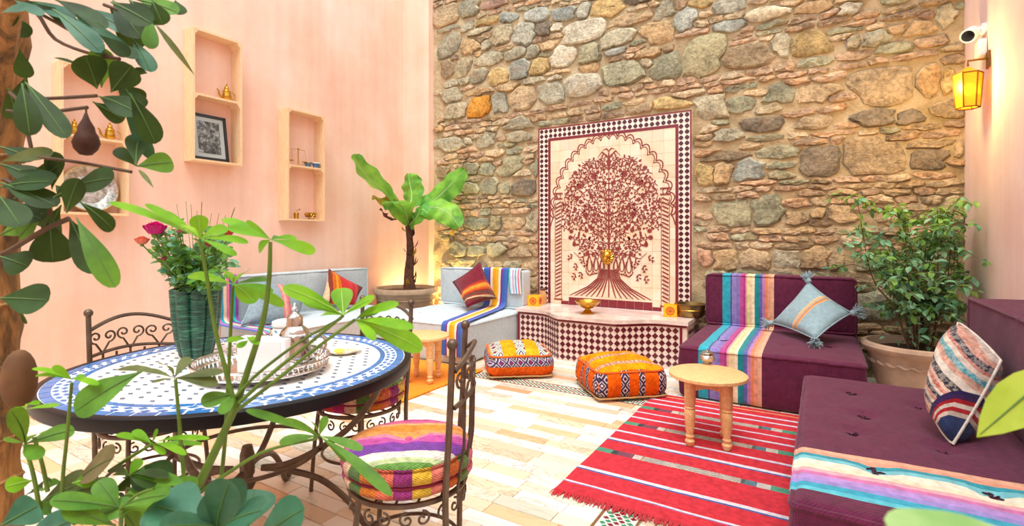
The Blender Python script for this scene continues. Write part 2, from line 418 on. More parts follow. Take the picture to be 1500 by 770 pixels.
# --- stone wall: big stones transcribed, thin courses fitted between them
A_=(636,0,3.949);B_=(820,0,3.95);C_=(1010,0,3.948);D_=(1210,0,3.946);E_=(636,190,3.665);F_=(1015,190,3.58);G_=(1210,190,3.58)
BIG=[(A_,"10,30,150,160,t 150,0,260,105,g 275,0,420,65,r 240,105,375,150,y 380,75,485,135,b 520,50,665,135,b 40,150,160,190,g 160,135,235,185,g 200,165,325,220,g 335,155,450,270,g 460,145,590,255,b 590,140,680,225,d 680,140,755,200,w 40,205,150,330,g 165,225,270,320,t 275,225,330,300,g 245,305,400,385,g 415,275,530,355,g 540,265,610,345,g 610,230,720,305,t 45,350,120,450,t 128,335,218,440,g 218,400,305,485,g 320,400,430,495,y 440,350,548,470,b 555,340,665,440,y 60,465,140,515,g 145,455,215,495,g 510,445,640,495,g 50,515,165,595,g 200,560,325,680,o 335,545,420,655,b 430,500,590,635,t 600,480,755,600,b 65,600,190,695,g 420,690,570,770,g 355,485,485,540,t 180,510,345,560,t 665,440,750,475,w"),
(B_,"-45,45,95,130,b 100,20,180,125,b 180,0,370,100,y 270,90,520,165,t 0,115,265,260,w 540,20,665,120,g 660,60,790,185,b 225,175,430,300,g 250,270,400,335,b 470,130,665,270,t 115,255,240,370,n -60,270,95,400,w 430,275,600,350,t 590,265,660,320,t 460,340,540,400,g 230,360,490,510,n 520,310,715,475,n 125,365,230,425,t 10,430,245,555,w 540,570,740,640,y 380,600,540,660,t"),
(C_,"130,0,300,95,b 0,0,120,50,y 310,50,545,130,w 610,0,829,90,t 135,120,335,195,b 480,195,590,340,g 575,185,829,325,y -40,220,200,440,n 215,250,480,400,t 410,490,610,625,n 620,480,870,600,t 35,540,215,690,g 210,570,375,660,n 380,590,535,665,g 300,670,530,770,d 615,670,829,760,t"),
(D_,"50,20,200,110,w 635,30,770,180,g 435,130,620,215,t 545,70,640,120,r 100,200,200,290,g 200,190,390,270,g 130,400,500,600,t 510,385,660,550,t 660,400,760,540,y 135,640,410,745,d 400,640,560,740,d 600,590,790,690,t"),
(E_,"20,40,160,120,g 165,40,205,90,g 240,15,340,95,g 385,0,525,70,g 20,200,90,260,t 160,175,250,250,n 250,180,330,250,n 355,155,480,240,n 515,150,575,250,n 140,280,240,350,n 258,265,345,355,n 350,290,415,345,n 415,270,545,355,d 155,470,300,545,n 300,460,365,545,n 370,470,480,540,t 495,440,575,540,g 90,610,175,680,n 178,615,265,680,n 290,600,390,680,n 400,640,510,690,t 510,610,575,680,t 60,690,230,740,n"),
(F_,"85,0,255,65,g 60,110,290,175,d 310,85,580,160,n 215,150,360,280,b 15,180,100,290,y 110,170,205,290,t 380,170,525,215,n 385,220,525,270,n 560,85,760,250,d 110,380,315,520,n 300,345,470,500,n 480,430,610,500,t 615,410,690,475,t 555,610,760,740,t 100,630,245,745,t 20,625,100,705,r"),
(G_,"80,45,395,230,t 430,105,650,215,d 655,50,725,165,t 0,390,160,500,t 590,350,720,500,g 0,605,90,745,t 160,610,250,680,r 100,860,380,1000,g 300,750,500,850,g 430,620,560,740,g")]
COL={'b':'afbab8','g':'bcbcaa','t':'c4b396','y':'d2bd8a','r':'c6a898','o':'d49a44','w':'e2dac6','d':'928b7e','n':'acb09a','p':'d0b8a2','q':'d8c8ae','s':'bea992'}
def stone_mat(k,h):
    n=NT('stone_'+{'b':'blue_grey','g':'grey','t':'tan','y':'ochre','r':'rose','o':'orange','w':'cream','d':'dark_grey','n':'olive_grey','p':'pink_brown','q':'buff','s':'brown'}[k])
    geo=n.node('ShaderNodeNewGeometry'); oi=n.node('ShaderNodeObjectInfo')
    rnd=n.math('FRACT',n.math('ADD',n.math('MULTIPLY',oi.outputs['Random'],5.77),geo.outputs['Random Per Island']))
    pos=geo.outputs['Position']
    f=n.noise(pos,6,6,.68); f2=n.noise(pos,28,5,.7)
    a=srgb(h)[:3]
    lo=tuple(x*.42 for x in a)+(1,); hi=tuple(min(1,x*1.5) for x in a)+(1,)
    s=n.math('ADD',n.math('MULTIPLY',f,.5),n.math('MULTIPLY',f2,.5))
    t=n.ramp(s,[(.36,(0,0,0)),(.6,(1,1,1))])
    c=n.mix(t,lo,hi)
    g=n.ramp(rnd,[(0,(.80,.78,.74)),(.5,(1,.97,.92)),(1,(1,.92,.8))]); c=n.mix(1.0,c,g,'MULTIPLY')
    if k in 'bgnwtd':  # ochre staining
        st=n.ramp(n.noise(pos,3.3,4,.6),[(.56,(0,0,0)),(.72,(.55,.55,.55))]); c=n.mix(st,c,'c79a62')
    n.base(c); n.b.inputs['Roughness'].default_value=.85; n.b.inputs['Specular IOR Level'].default_value=.3
    hgt=n.math('ADD',n.math('MULTIPLY',f,1.0),n.math('MULTIPLY',f2,.8)); n.bump(hgt,1.0,.04); return n.m
SM={k:stone_mat(k,h) for k,h in COL.items()}
wx0,wx1,wz1=-4.853,XR,4.95
n=NT('lime_mortar'); pos=n.coord('Object'); f=n.noise(pos,4,6,.65); n.base(n.ramp(f,[(.3,'a8946e'),(.5,'c8b48e'),(.72,'dfd0b0')])); n.b.inputs['Roughness'].default_value=.95
n.bump(n.noise(pos,14,7,.7),1.0,.04); M['mortar']=n.m
b=MB(); nxm,nzm=180,140
for j in range(nzm+1):
    for i in range(nxm+1):
        x=XL+(XR+.1-XL)*i/nxm; z=ZT*j/nzm
        b.v.append((x,YB-.012+.02*noise.noise(V((x*5,0,z*5)))+.010*noise.noise(V((x*19,3,z*19))),z))
for j in range(nzm):
    for i in range(nxm):
        a=j*(nxm+1)+i; b.f.append((a,a+1,a+nxm+2,a+nxm+1)); b.m.append(0)
o0=len(b.v); b.box(XL-.2,XR+.25,YB+.03,YB+.3,0,ZT)
wb=struct(b.build('wall_back',M['mortar'],fix=False))
seeds=[]
for (cr,s) in BIG:
    for it in s.split():
        q=it.split(','); x0,y0,x1,y1=[float(t) for t in q[:4]]
        px=cr[0]+(x0+x1)/2/cr[2]; py=cr[1]+(y0+y1)/2/cr[2]; hw=(x1-x0)/2/cr[2]; hh=(y1-y0)/2/cr[2]
        c=ony(px,py,YB); a=ony(px-hw,py,YB); b_=ony(px+hw,py,YB); t=ony(px,py-hh,YB)
        seeds.append((c.x,c.z,(b_.x-a.x)/2*1.02,(t.z-c.z)*1.02,q[4],1))
PX0,PX1,PZ0,PZ1=-3.105,-1.19,.44,2.71
nbig=len(seeds)
z=.04; row=0
while z<wz1:
    rh=R.choice((.07,.08,.095))
    if R.random()<.2 and (z<1.0 or z>3.9): rh=.19
    x=wx0+R.random()*.2
    while x<wx1:
        L=R.uniform(.14,.36) if rh<.12 else R.uniform(.18,.34)
        cx,cz=x+L/2,z+rh/2+.02*math.sin(x*1.7+row)
        ok=not (PX0-.02<cx<PX1+.02 and PZ0<cz<PZ1)
        for s in seeds[:nbig]:
            if ((cx-s[0])/(s[2]+.02))**4+((cz-s[1])/(s[3]+.012))**4<1: ok=False;break
        if ok: seeds.append((cx,cz,L/2,rh/2,R.choice('ppqqsstn' if rh<.12 else 'tngdqt'),0))
        x+=L
    z+=rh; row+=1
import numpy as np
res=.011; gx=np.arange(wx0,wx1,res); gz=np.arange(0,wz1,res)
X,Z=np.meshgrid(gx,gz,indexing='ij'); best=np.full(X.shape,9.,dtype=np.float32); lab=np.full(X.shape,-1,dtype=np.int32)
rs=np.random.RandomState(3)
WX=X+.012*np.sin(Z*31+X*9)+.008*np.sin(Z*57+2); WZ=Z+.008*np.sin(X*23+1)+.005*np.sin(X*51)
for i,(cx,cz,hw,hh,k,big) in enumerate(seeds):
    r=1.35
    i0,i1=np.searchsorted(gx,[cx-hw*r-.03,cx+hw*r+.03]); j0,j1=np.searchsorted(gz,[cz-hh*r-.03,cz+hh*r+.03])
    if i1<=i0 or j1<=j0: continue
    dx=(WX[i0:i1,j0:j1]-cx)/hw; dz=(WZ[i0:i1,j0:j1]-cz)/hh; p=2.6 if big else 4
    sk=rs.uniform(-.35,.35) if big else 0
    dx=dx+sk*dz
    nd=8; d=np.zeros_like(dx)
    for q in range(nd):
        an=2*PI*(q+rs.uniform(-.32,.32)*(1 if big else .35))/nd; ax=abs(math.cos(an))+abs(math.sin(an)); rk=1.0 if ax<1.15 else rs.uniform(1.02,1.3)
        d=np.maximum(d,(dx*math.cos(an)+dz*math.sin(an))/rk)
    sub=best[i0:i1,j0:j1]; m=(d<sub)&(d<(1.10 if big else 1.09)); sub[m]=d[m]; lab[i0:i1,j0:j1][m]=i
pm=(X>PX0)&(X<PX1)&(Z>PZ0)&(Z<PZ1); lab[pm]=-2
def stone_mesh(i,s):
    cx,cz,hw,hh,k,big=s; K=18 if big else 14; gap=.007 if big else .004
    ix=int((cx-wx0)/res); iz=int(cz/res)
    if not(0<=ix<lab.shape[0] and 0<=iz<lab.shape[1]) or lab[ix,iz]!=i: return None
    pr=[]
    for q in range(K):
        a=2*PI*q/K; ca,sa=math.cos(a)*hw,math.sin(a)*hh; l=math.hypot(ca,sa); ca/=l; sa/=l; r=0
        while r<1.2:
            r+=res*.6; xx=int((cx+ca*r-wx0)/res); zz=int((cz+sa*r)/res)
            if not(0<=xx<lab.shape[0] and 0<=zz<lab.shape[1]) or lab[xx,zz]!=i: break
        pr.append((ca,sa,max(.008,r-gap-res*.3)))
    pr=[(p[0],p[1],min(p[2],(1.3 if big else 2.0)*min(pr[q-1][2],pr[(q+1)%K][2])+.012)) for q,p in enumerate(pr)]
    H=R.uniform(.036,.062) if big else R.uniform(.030,.052)
    tx,tz=R.uniform(-.14,.14),R.uniform(-.2,.1)
    vs=[(cx,YB-H-.004*R.random(),cz)]; fs=[]
    for f,h in ((.5,1.0),(.84,.92),(.965,.66),(1.0,-.2)):
        for (ca,sa,r) in pr:
            rr=r*f; nn=noise.noise(V((cx+ca*rr,7,cz+sa*rr))*(11 if big else 22))*(.020 if f<.9 else .010)
            hhh=H*h*(1+tx*ca*f+tz*sa*f)+ (nn if h>0 else 0)
            vs.append((cx+ca*rr,YB-hhh,cz+sa*rr))
    for q in range(K):
        fs.append((0,1+q,1+(q+1)%K))
        for t in range(3):
            a=1+t*K+q; b=1+t*K+(q+1)%K; fs.append((a,a+K,b+K,b))
    return vs,fs
st=[]
for i,s in enumerate(seeds):
    g=stone_mesh(i,s)
    if not g: continue
    p=proj((s[0],YB,s[1])); a=s[2]*s[3]/p[2]**2
    v=-10<p[0]<1420 and -5<p[1]<470
    if v and s[1]<.9 and s[0]>-4.5: v=s[0]>-1.2 and s[0]<-.95 or s[0]>.3
    if v and s[1]<.9 and -4.4<s[0]<-3.1: v=False
    st.append((v,a,i,g,s[4]))
vis_=sorted([t for t in st if t[0]],key=lambda t:-t[1]); parts=vis_[:300]; rest=vis_[300:]+[t for t in st if not t[0]]
for t in parts:
    b=MB(); c=seeds[t[2]]; b.add([(x-c[0],y-YB,z-c[1]) for x,y,z in t[3][0]],t[3][1])
    o=b.build('stone',SM[t[4]],wb,fix=False,angle=24); o.location=(c[0],YB,c[1])
b=MB(); ks=list(SM)
for t in rest: b.add(t[3][0],t[3][1],ks.index(t[4]))
o=b.build('small_stones',[SM[k] for k in ks],wb,fix=False,angle=24); o['kind']='stuff'
# --- stone trickle of dark plants etc. none
# ================================================================ FOUNTAIN PANEL AND BENCH
px0,px1,pz0,pz1=-3.09,-1.206,.455,2.69; PWd=px1-px0; PH=pz1-pz0
panel=thing('mosaic_panel','tall zellige wall panel with a maroon tree of life in a checkered frame','wall panel',(0,YB,0))
yf=-.055 # front face offset
def marble(name,a,b,c,scale=3,rough=.25):
    n=NT(name); pos=n.node('ShaderNodeNewGeometry').outputs['Position']; oi=n.node('ShaderNodeObjectInfo')
    f=n.noise(pos,scale,6,.6,dist=.8); base=n.ramp(f,[(.3,a),(.5,b),(.72,c)])
    t=n.ramp(oi.outputs['Random'],[(0,(.93,.92,.9)),(1,(1,1,1))]); n.base(n.mix(1.0,base,t,'MULTIPLY'))
    n.b.inputs['Roughness'].default_value=rough; return n.m
M['field']=marble('cream_glazed_tile','ecd3b0','f4e2c8','efe9da',4,.3)
b=MB(); b.box(px0,px1,yf+.012,-.012,pz0,pz1); b.build('backing',M['z_white'],panel,smooth=False)
fr=.170; fx0,fx1,fz1=px0+fr,px1-fr,pz1-fr; fz0=pz0
NX,NZ=12,15; tw=(fx1-fx0)/NX; th=(fz1-fz0)/NZ; data=None
for i in range(NX):
    for j in range(NZ):
        if data is None:
            b=MB(); b.box(-tw/2+.001,tw/2-.001,yf,yf+.012,-th/2+.001,th/2-.001); o=b.build('tile',M['field'],panel,smooth=False); data=o.data
        else: o=bpy.data.objects.new('tile',data); C.objects.link(o); o.parent=panel
        o.location=(fx0+tw*(i+.5),0,fz0+th*(j+.5))
def frame(b,a,w,y,yy):
    b.box(px0+a,px0+a+w,y,yy,pz0,pz1-a); b.box(px1-a-w,px1-a,y,yy,pz0,pz1-a); b.box(px0+a+w,px1-a-w,y,yy,pz1-a-w,pz1-a)
b=MB(); frame(b,0,.014,yf-.006,yf+.012); b.build('outer_band',M['z_maroon'],panel,smooth=False)
b=MB(); frame(b,fr-.032,.032,yf-.004,yf+.012); b.build('inner_band',M['z_maroon'],panel,smooth=False)
b=MB(); frame(b,.014,fr-.046,yf-.001,yf+.012); b.build('checker_ground',M['z_white'],panel,smooth=False)
b=MB(); pit=.062; r=.0265
def dot(x,z,r,bb,y0=yf-.004):
    pts=[(x+r*(1.0 if k%2==0 else .86)*math.cos(PI/4*k),z+r*(1.0 if k%2==0 else .86)*math.sin(PI/4*k)) for k in range(8)]
    bb.prism(pts,y0,y0+.004)
for i in range(int(PWd/pit)):
    for j in range(int(PH/pit)):
        z=pz1-.014-pit*(j+.5); pitx=(PWd-.028)/int((PWd-.028)/pit); x=px0+.014+pitx*(i+.5); last=int((PWd-.028)/pit)
        if j<2 or i<2 or last-3<i<last:
            if i<last and z>pz0+.02: dot(x,z,r,b)
o=b.build('checker_dots',M['z_dark'],panel,smooth=False,fix=False); o['kind']='stuff'
# tree of life inlay
inl=MB(); PCX=(px0+px1)/2
rk_=0
def ribbon(pts,wd,mb=None,y=yf-.003,closed=False):
    global rk_; rk_=(rk_+1)%24; y=y-rk_*.00012
    mb=mb or inl; P=pts; L=len(P); o=len(mb.v)
    if not hasattr(wd,'__len__'): wd=[wd]*L
    for i,(x,z) in enumerate(P):
        a=P[max(i-1,0)]; c=P[min(i+1,L-1)]
        tx,tz=c[0]-a[0],c[1]-a[1]; l=math.hypot(tx,tz) or 1; nx_,nz_=-tz/l*wd[i]/2,tx/l*wd[i]/2
        mb.v+= [(x+nx_,y,z+nz_),(x-nx_,y,z-nz_),(x+nx_,yf,z+nz_),(x-nx_,yf,z-nz_)]
    for i in range(L-1):
        q=o+4*i; mb.f+=[(q,q+1,q+5,q+4),(q,q+4,q+6,q+2),(q+1,q+3,q+7,q+5)]; mb.m+=[0]*3
def mir(pts,wd,**k):
    ribbon(pts,wd,**k); ribbon([(2*PCX-x,z) for x,z in pts],wd,**k)
def U(u,v): return (px0+u*PWd,pz0+v*PH)
def drop(x,z,a,L,wd=.5):
    pts=[(x+L*t*math.cos(a),z+L*t*math.sin(a)) for t in (0,.25,.5,.75,1)]
    mir(pts,[.002,L*wd*.8,L*wd,L*wd*.6,.001])
# scalloped arch, drawn twice
for off,wd in ((0,.013),(.035,.009)):
    cx,cz=U(.5,.50); rx,rz=PWd*.385-off,PH*.415-off; n_=11; pts=[]
    for k in range(n_):
        a0=PI/2+ (PI/2*1.02)*k/n_; a1=PI/2+(PI/2*1.02)*(k+1)/n_
        p=(cx+rx*math.cos(a0),cz+rz*math.sin(a0)); q=(cx+rx*math.cos(a1),cz+rz*math.sin(a1))
        mx,mz=(p[0]+q[0])/2,(p[1]+q[1])/2; nx_,nz_=mx-cx,mz-cz; l=math.hypot(nx_,nz_)
        pts+=[(p[0]+(q[0]-p[0])*t+nx_/l*.055*max(0,math.sin(PI*t))**.7,p[1]+(q[1]-p[1])*t+nz_/l*.055*max(0,math.sin(PI*t))**.7) for t in [i/6 for i in range(7)]]
    mir(pts,wd)
mir([U(.115,.50),U(.10,.47),U(.09,.44)],.012); mir([U(.085,.56),U(.105,.53),U(.115,.50)],.010)
# twisted side columns
for k in range(26):
    z=.05+.0205*k; mir([U(.13,z),U(.168,z+.016)],[.016,.016])
mir([U(.125,.04),U(.125,.58)],.005); mir([U(.173,.04),U(.173,.58)],.005)
for z in (.035,.595,.625): mir([U(.118,z),U(.18,z)],.018)
for z in (.61,): mir([(U(.149,z)[0]+.03*math.cos(a),U(.149,z)[1]+.035*math.sin(a)) for a in [i*PI/6 for i in range(13)]],.008)
# stem and finial
ribbon([U(.5,.17),U(.5,.80)],[.03,.008]); 
ribbon([U(.5,.74),U(.5,.77),U(.5,.80),U(.5,.84)],[.005,.05,.03,.002])
for s_ in (.03,.055,.075): mir([U(.5,.80),U(.5-s_*.6,.805+s_*.4),U(.5-s_,.80+s_*.1)],[.012,.02,.003])
mir([U(.5,.835),U(.485,.85),U(.46,.845)],[.01,.018,.002]); mir([U(.5,.74),U(.47,.76),U(.455,.75)],[.01,.012,.006])
# roots and trunk lines
for k in range(7):
    e=.02+.034*k; mir([U(.495-.008*k,.21),U(.49-.011*k,.16),U(.485-e*.55,.115),U(.48-e*.9,.08),U(.475-e*1.08,.062)],[.012,.015,.016,.013,.008])
ribbon([U(.5,.21),U(.5,.065)],.014)
# knot loops
for (du,s_) in ((.035,.8),(.075,1),(.12,1.15)):
    c=U(.5-du-.01,.24); pts=[(c[0]+.036*s_*math.cos(a)*(.6+.4*math.sin(-a)),c[1]+.085*s_*math.sin(a)) for a in [PI*.55+i*2*PI/18 for i in range(17)]]
    mir(cat([(x,z,0) for x,z in pts],3) and [(p.x,p.y) for p in cat([(x,z,0) for x,z in pts],3)],.011)
    pts=[(c[0]+.056*s_*math.cos(a)*(.6+.4*math.sin(-a)),c[1]-.01+.115*s_*math.sin(a)) for a in [PI*.6+i*1.5*PI/14 for i in range(15)]]; mir(pts,.008)
mir(spiral(*U(.40,.285),.035,0,1.3),.010); mir([U(.42,.19),U(.37,.175),U(.34,.20)],[.012,.014,.003])
for k in range(4): mir([U(.5,.315-.014*k),U(.42+.008*k,.318-.014*k)],.007)
# crown of scrolls: packed spirals and leaves inside an onion-shaped outline
def inside(x,z):
    u=(PCX-x)/PWd; v=(z-pz0)/PH
    if u<0: return False
    return (u/.315)**2.3+abs((v-.535)/.265)**2.3<1
pts=[]; tr=0
RR=random.Random(11)
while tr<6000:
    tr+=1; x=PCX-RR.random()*PWd*.33; z=pz0+RR.uniform(.27,.80)*PH
    if inside(x,z) and PCX-x>.035 and all(math.hypot(x-a,z-c)>.066 for a,c in pts): pts.append((x,z))
for (x,z) in pts:
    a=math.atan2(z-(pz0+.3*PH),x-PCX)+RR.uniform(-.8,.8); s_=1 if RR.random()<.5 else -1
    if RR.random()<.16:
        for k in range(8): drop(x,z,k*PI/4,.032,.5)
    else:
        sp=spiral(x,z,.031,a,RR.choice((.8,1.0,1.2)),14,s_); sp=[(x+.058*math.cos(a-.5*s_),z+.058*math.sin(a-.5*s_))]+sp
        mir(sp,[.005]+[.010]*(len(sp)-2)+[.013])
        for k in range(4): t=a+s_*(.6+k*1.35); drop(x+.032*math.cos(t),z+.032*math.sin(t),t+.5*s_,RR.uniform(.028,.046),.62)
for k in range(0,16,3):   # side arms from the stem
    v=.34+.027*k; L=.10*math.sin(PI*(k+1)/18)+.03
    mir([U(.5,v),U(.5-L*.5,v+.012),U(.5-L,v+.035)],[.012,.009,.006]); x,z=U(.5-L,v+.035); drop(x,z,2.3,.04)
for (u,v) in ((.30,.66),(.40,.71),(.345,.50)):
    x,z=U(u,v)
    for k in range(10): drop(x,z,k*PI/5,.05,.34)
    mir([(x+.018*math.cos(a),z+.018*math.sin(a)) for a in [i*PI/6 for i in range(13)]],.012)
# lower hanging sprays
for (u,v,a) in ((.33,.27,-2.2),(.28,.235,-1.9),(.31,.19,-1.6),(.36,.245,-2.6),(.25,.28,-2.6),(.27,.18,-2.)):
    x,z=U(u,v); mir([(x,z),(x+.04*math.cos(a+.5),z+.04*math.sin(a+.5)),(x+.085*math.cos(a),z+.085*math.sin(a))],[.01,.012,.004])
    for k in range(4): drop(x+.02*k*math.cos(a),z+.02*k*math.sin(a),a+(1.2 if k%2 else -1.2),.038,.5)
mir([U(.42,.30),U(.36,.285),U(.30,.27),U(.26,.30)],[.012,.01,.008,.004])
# plain maroon foot course with steps
inl.build('tree_inlay',simple('brick_red_inlay','873634',.3,0,.15,20),panel,smooth=False,fix=False)
b=MB()
for k in range(12):
    u0=.17+.055*k; hh=.05 if 1<=k<=10 else .028
    (ax,az),(bx,bz)=U(u0,0),U(u0+.0535,hh); b.box(ax,bx,yf-.003,yf+.001,az,bz)
b.build('foot_tiles',M['z_maroon'],panel,smooth=False)
# lion head spout
lion=MB(); lc=(-2.166,yf,1.075)
lion.ball((lc[0],lc[1]-.03,lc[2]),.062,12,sc=(.95,.75,1.1)); lion.ball((lc[0],lc[1]-.078,lc[2]-.028),.03,8,sc=(1.05,.9,.8))
lion.ball((lc[0],lc[1]-.10,lc[2]-.016),.011,6,sc=(1.3,.7,.8)); lion.ball((lc[0],lc[1]-.075,lc[2]-.062),.018,6,sc=(1.1,.9,.8))
for s_ in (-1,1):
    lion.ball((lc[0]+s_*.026,lc[1]-.075,lc[2]+.018),.010,6); lion.ball((lc[0]+s_*.045,lc[1]-.03,lc[2]+.06),.018,6,sc=(1,.6,1)); lion.tube([(lc[0]+s_*.01,lc[1]-.08,lc[2]+.03),(lc[0]+s_*.035,lc[1]-.07,lc[2]+.036)],.006,5)
for k in range(18):
    a=2*PI*k/18; lion.tube([(lc[0]+.045*math.cos(a),lc[1]-.03,lc[2]+.055*math.sin(a)),(lc[0]+.068*math.cos(a+.1),lc[1]-.022,lc[2]+.08*math.sin(a+.1)),(lc[0]+.08*math.cos(a+.25),lc[1]-.01,lc[2]+.095*math.sin(a+.25))],[.014,.011,.004],5)
lh=lion.build('lion_head_spout',M['brass'],None,org=(lc[0],YB*0,lc[2])); lh.parent=panel; lh.location=(lc[0],0,lc[2])
lh['label']='brass lion head water spout'
# ---- fountain bench
bench=thing('fountain_bench','bow-fronted bench tiled in maroon and white checker below the tree panel','bench',(-2.1,5.4,0))
bo=(-2.1,5.4,0)
BX_0,BX_1=-3.055,-1.125
def front(x):
    t=(x-(-2.85))/(-1.30+2.85)
    if t<=0 or t>=1: return 5.16
    s_=math.sin(PI*t); return 5.16-.27*min(1,s_*1.25)**1.0*(.5-.5*math.cos(PI*min(1,min(t,1-t)*3.2)))
xs=[BX_0+(BX_1-BX_0)*i/64 for i in range(65)]
def slab(z0,z1,off,name,m,mi=0,x0e=0):
    b=MB(); poly=[(x,front(x)+off) for x in xs]; poly[0]=(poly[0][0]-x0e,poly[0][1]); poly[-1]=(poly[-1][0]+x0e,poly[-1][1])
    poly+= [(BX_1+x0e,5.735),(BX_0-x0e,5.735)]
    b.prism(poly,z0,z1,plane='xy'); return b.build(name,m,bench,smooth=False,org=bo)
M['slab']=marble('pinkish_marble','cdb3a8','dfcbc2','eee4de',5,.18)
slab(0,.437,0,'tiled_body',simple('pinkish_cream_glaze','ead4c8',.3,0,.06,30)); slab(.437,.475,-.025,'marble_top',M['slab'],x0e=.015)
b=MB()
def along(x): return front(x)
# arc length sampling
cum=[0]
for i in range(64): cum.append(cum[-1]+math.hypot(xs[i+1]-xs[i],front(xs[i+1])-front(xs[i])))
def at_s(s_):
    for i in range(64):
        if cum[i+1]>=s_:
            t=(s_-cum[i])/(cum[i+1]-cum[i]); x=xs[i]+(xs[i+1]-xs[i])*t; dx=xs[i+1]-xs[i]; dy=front(xs[i+1])-front(xs[i]); l=math.hypot(dx,dy)
            return x,front(x),dx/l,dy/l
    return xs[-1],front(xs[-1]),1,0
def patch_on(b,s0,s1,z0,z1,th=.003,n_=1):
    for k in range(n_):
        a=s0+(s1-s0)*k/n_; c=s0+(s1-s0)*(k+1)/n_
        x,y,tx,ty=at_s(a); x2,y2,_,_=at_s(c); nx_,ny_=ty,-tx
        b.add([(x,y,z0),(x2,y2,z0),(x2,y2,z1),(x,y,z1),(x+nx_*th,y+ny_*th,z0),(x2+nx_*th,y2+ny_*th,z0),(x2+nx_*th,y2+ny_*th,z1),(x+nx_*th,y+ny_*th,z1)],[(4,5,6,7),(0,1,5,4),(1,2,6,5),(2,3,7,6),(3,0,4,7)])
tot=cum[-1]; pt=.0665
patch_on(b,.002,tot-.002,.411,.436,.004,56); patch_on(b,.002,.03,.0,.411,.004); patch_on(b,tot-.07,tot-.045,.0,.411,.004)
b.build('maroon_border',M['z_maroon'],bench,smooth=False,org=bo,fix=False)
b=MB(); s_=.072
while s_<tot-.10:
    for j in range(6):
        z=.376-j*pt
        x,y,tx,ty=at_s(s_); nx_,ny_=ty,-tx; h=pt*.47
        q=[(s_-h,z),(s_,z-h),(s_+h,z),(s_,z+h)]
        vs=[]
        for (ss,zz) in q:
            X_,Y_=x+tx*(ss-s_),y+ty*(ss-s_); vs.append((X_+nx_*.001,Y_+ny_*.001,zz))
        vs+=[(v[0]+nx_*.003,v[1]+ny_*.003,v[2]) for v in vs]
        b.add(vs,[(4,5,6,7)]+[(k,(k+1)%4,(k+1)%4+4,k+4) for k in range(4)])
    s_+=pt
for k in range(7):
    for j in range(5):
        y=5.24+k*pt; z=.36-j*pt; h=pt*.47; x=BX_1+.001
        b.add([(x,y-h,z),(x,y,z-h),(x,y+h,z),(x,y,z+h),(x+.003,y-h,z),(x+.003,y,z-h),(x+.003,y+h,z),(x+.003,y,z+h)],[(4,5,6,7)]+[(k_,(k_+1)%4,(k_+1)%4+4,k_+4) for k_ in range(4)])
o=b.build('checker_tiles',simple('dark_maroon_tile','5e1f28',.25,0,.25,30),bench,smooth=False,org=bo,fix=False); o['kind']='stuff'
# ================================================================ SOFAS
def piping(b,x0,x1,y0,y1,z,r=.013,cr=.03,n=5,dy=0):
    pts=[]
    for (cx,cy,a) in ((x1-cr,y1-cr,0),(x0+cr,y1-cr,PI/2),(x0+cr,y0+cr,PI),(x1-cr,y0+cr,1.5*PI)):
        for k in range(n+1): t=a+PI/2*k/n; pts.append((cx+cr*math.cos(t),cy+cr*math.sin(t),z))
    P=[]
    for i in range(len(pts)):
        a,c=V(pts[i]),V(pts[(i+1)%len(pts)]); m=max(1,int((c-a).length/.035))
        for k in range(m): q=a+(c-a)*k/m; q+=noise.noise_vector(q*25)*.0035; P.append(q)
    b.tube(P,r,6,closed=True)
def piping_v(b,x0,x1,z0,z1,y,r=.013,cr=.03):
    pts=[]
    for (cx,cz,a) in ((x1-cr,z1-cr,0),(x0+cr,z1-cr,PI/2),(x0+cr,z0+cr,PI),(x1-cr,z0+cr,1.5*PI)):
        for k in range(6): t=a+PI/2*k/5; pts.append((cx+cr*math.cos(t),y,cz+cr*math.sin(t)))
    P=[]
    for i in range(len(pts)):
        a,c=V(pts[i]),V(pts[(i+1)%len(pts)]); m=max(1,int((c-a).length/.035))
        for k in range(m): q=a+(c-a)*k/m; q+=noise.noise_vector(q*25)*.0035; P.append(q)
    b.tube(P,r,6,closed=True)
PLUM='6a2848'
WV=['35b5cb','35b5cb','5b5fa0','9a8fd0','8f7fc6','c7549c','b5448c','e8b0a8','f6e3b0','fdf3d2','1f9aa0','2b8f9c','6a70b8','c48ac0','f0936a','f4b08c','f6bfa0']
WW=[1.6,.8,.5,1.3,1.2,1.0,.6,.5,1.5,.7,.8,.6,.8,.8,.8,.9,.9]
def sofa(name,label,W,D,HS,BH,BT,m_seat,m_back,tufts,grp,m_tuft):
    """local: width along x, front at y=-D/2, back cushion at y>D/2-BT"""
    t=thing(name,label,'sofa',(0,0,0),0,grp)
    b=MB(); b.rbox(0,0,HS/2+.005,W,D,HS-.01,.035,.045,puff=(.02,0),dim=[(x,y,.028,.05) for x,y in tufts],nz=.006,side=.008); b.build('seat_mattress',m_seat,t,angle=180)
    b=MB(); piping(b,-W/2+.004,W/2-.004,-D/2+.004,D/2-.004,HS-.022); b.build('seat_piping',m_seat,t)
    b=MB(); y0=D/2-BT; b.rbox(0,y0+BT/2-.002,HS+.012+BH/2,W,BT-.01,BH,.035,.045,puff=(.01,.02),nz=.006); b.build('back_cushion',m_back,t,angle=180)
    b=MB(); piping_v(b,-W/2+.006,W/2-.006,HS+.018,HS+BH+.006,y0+.010); b.build('back_piping',m_back,t)
    for x,y in tufts:
        b=MB()
        for k in range(5): a=R.uniform(0,2*PI); b.tube([(0,0,0),(.018*math.cos(a),.018*math.sin(a),.008),(.034*math.cos(a+.4),.03*math.sin(a+.4),.004)],.0035,5)
        o=b.build('tuft',m_tuft,t); o.location=(x,y,HS-.008)
    return t
M['plum']=cloth('plum_cotton',PLUM,var=.2)
M['plum_tuft']=cloth('plum_thread','43142e')
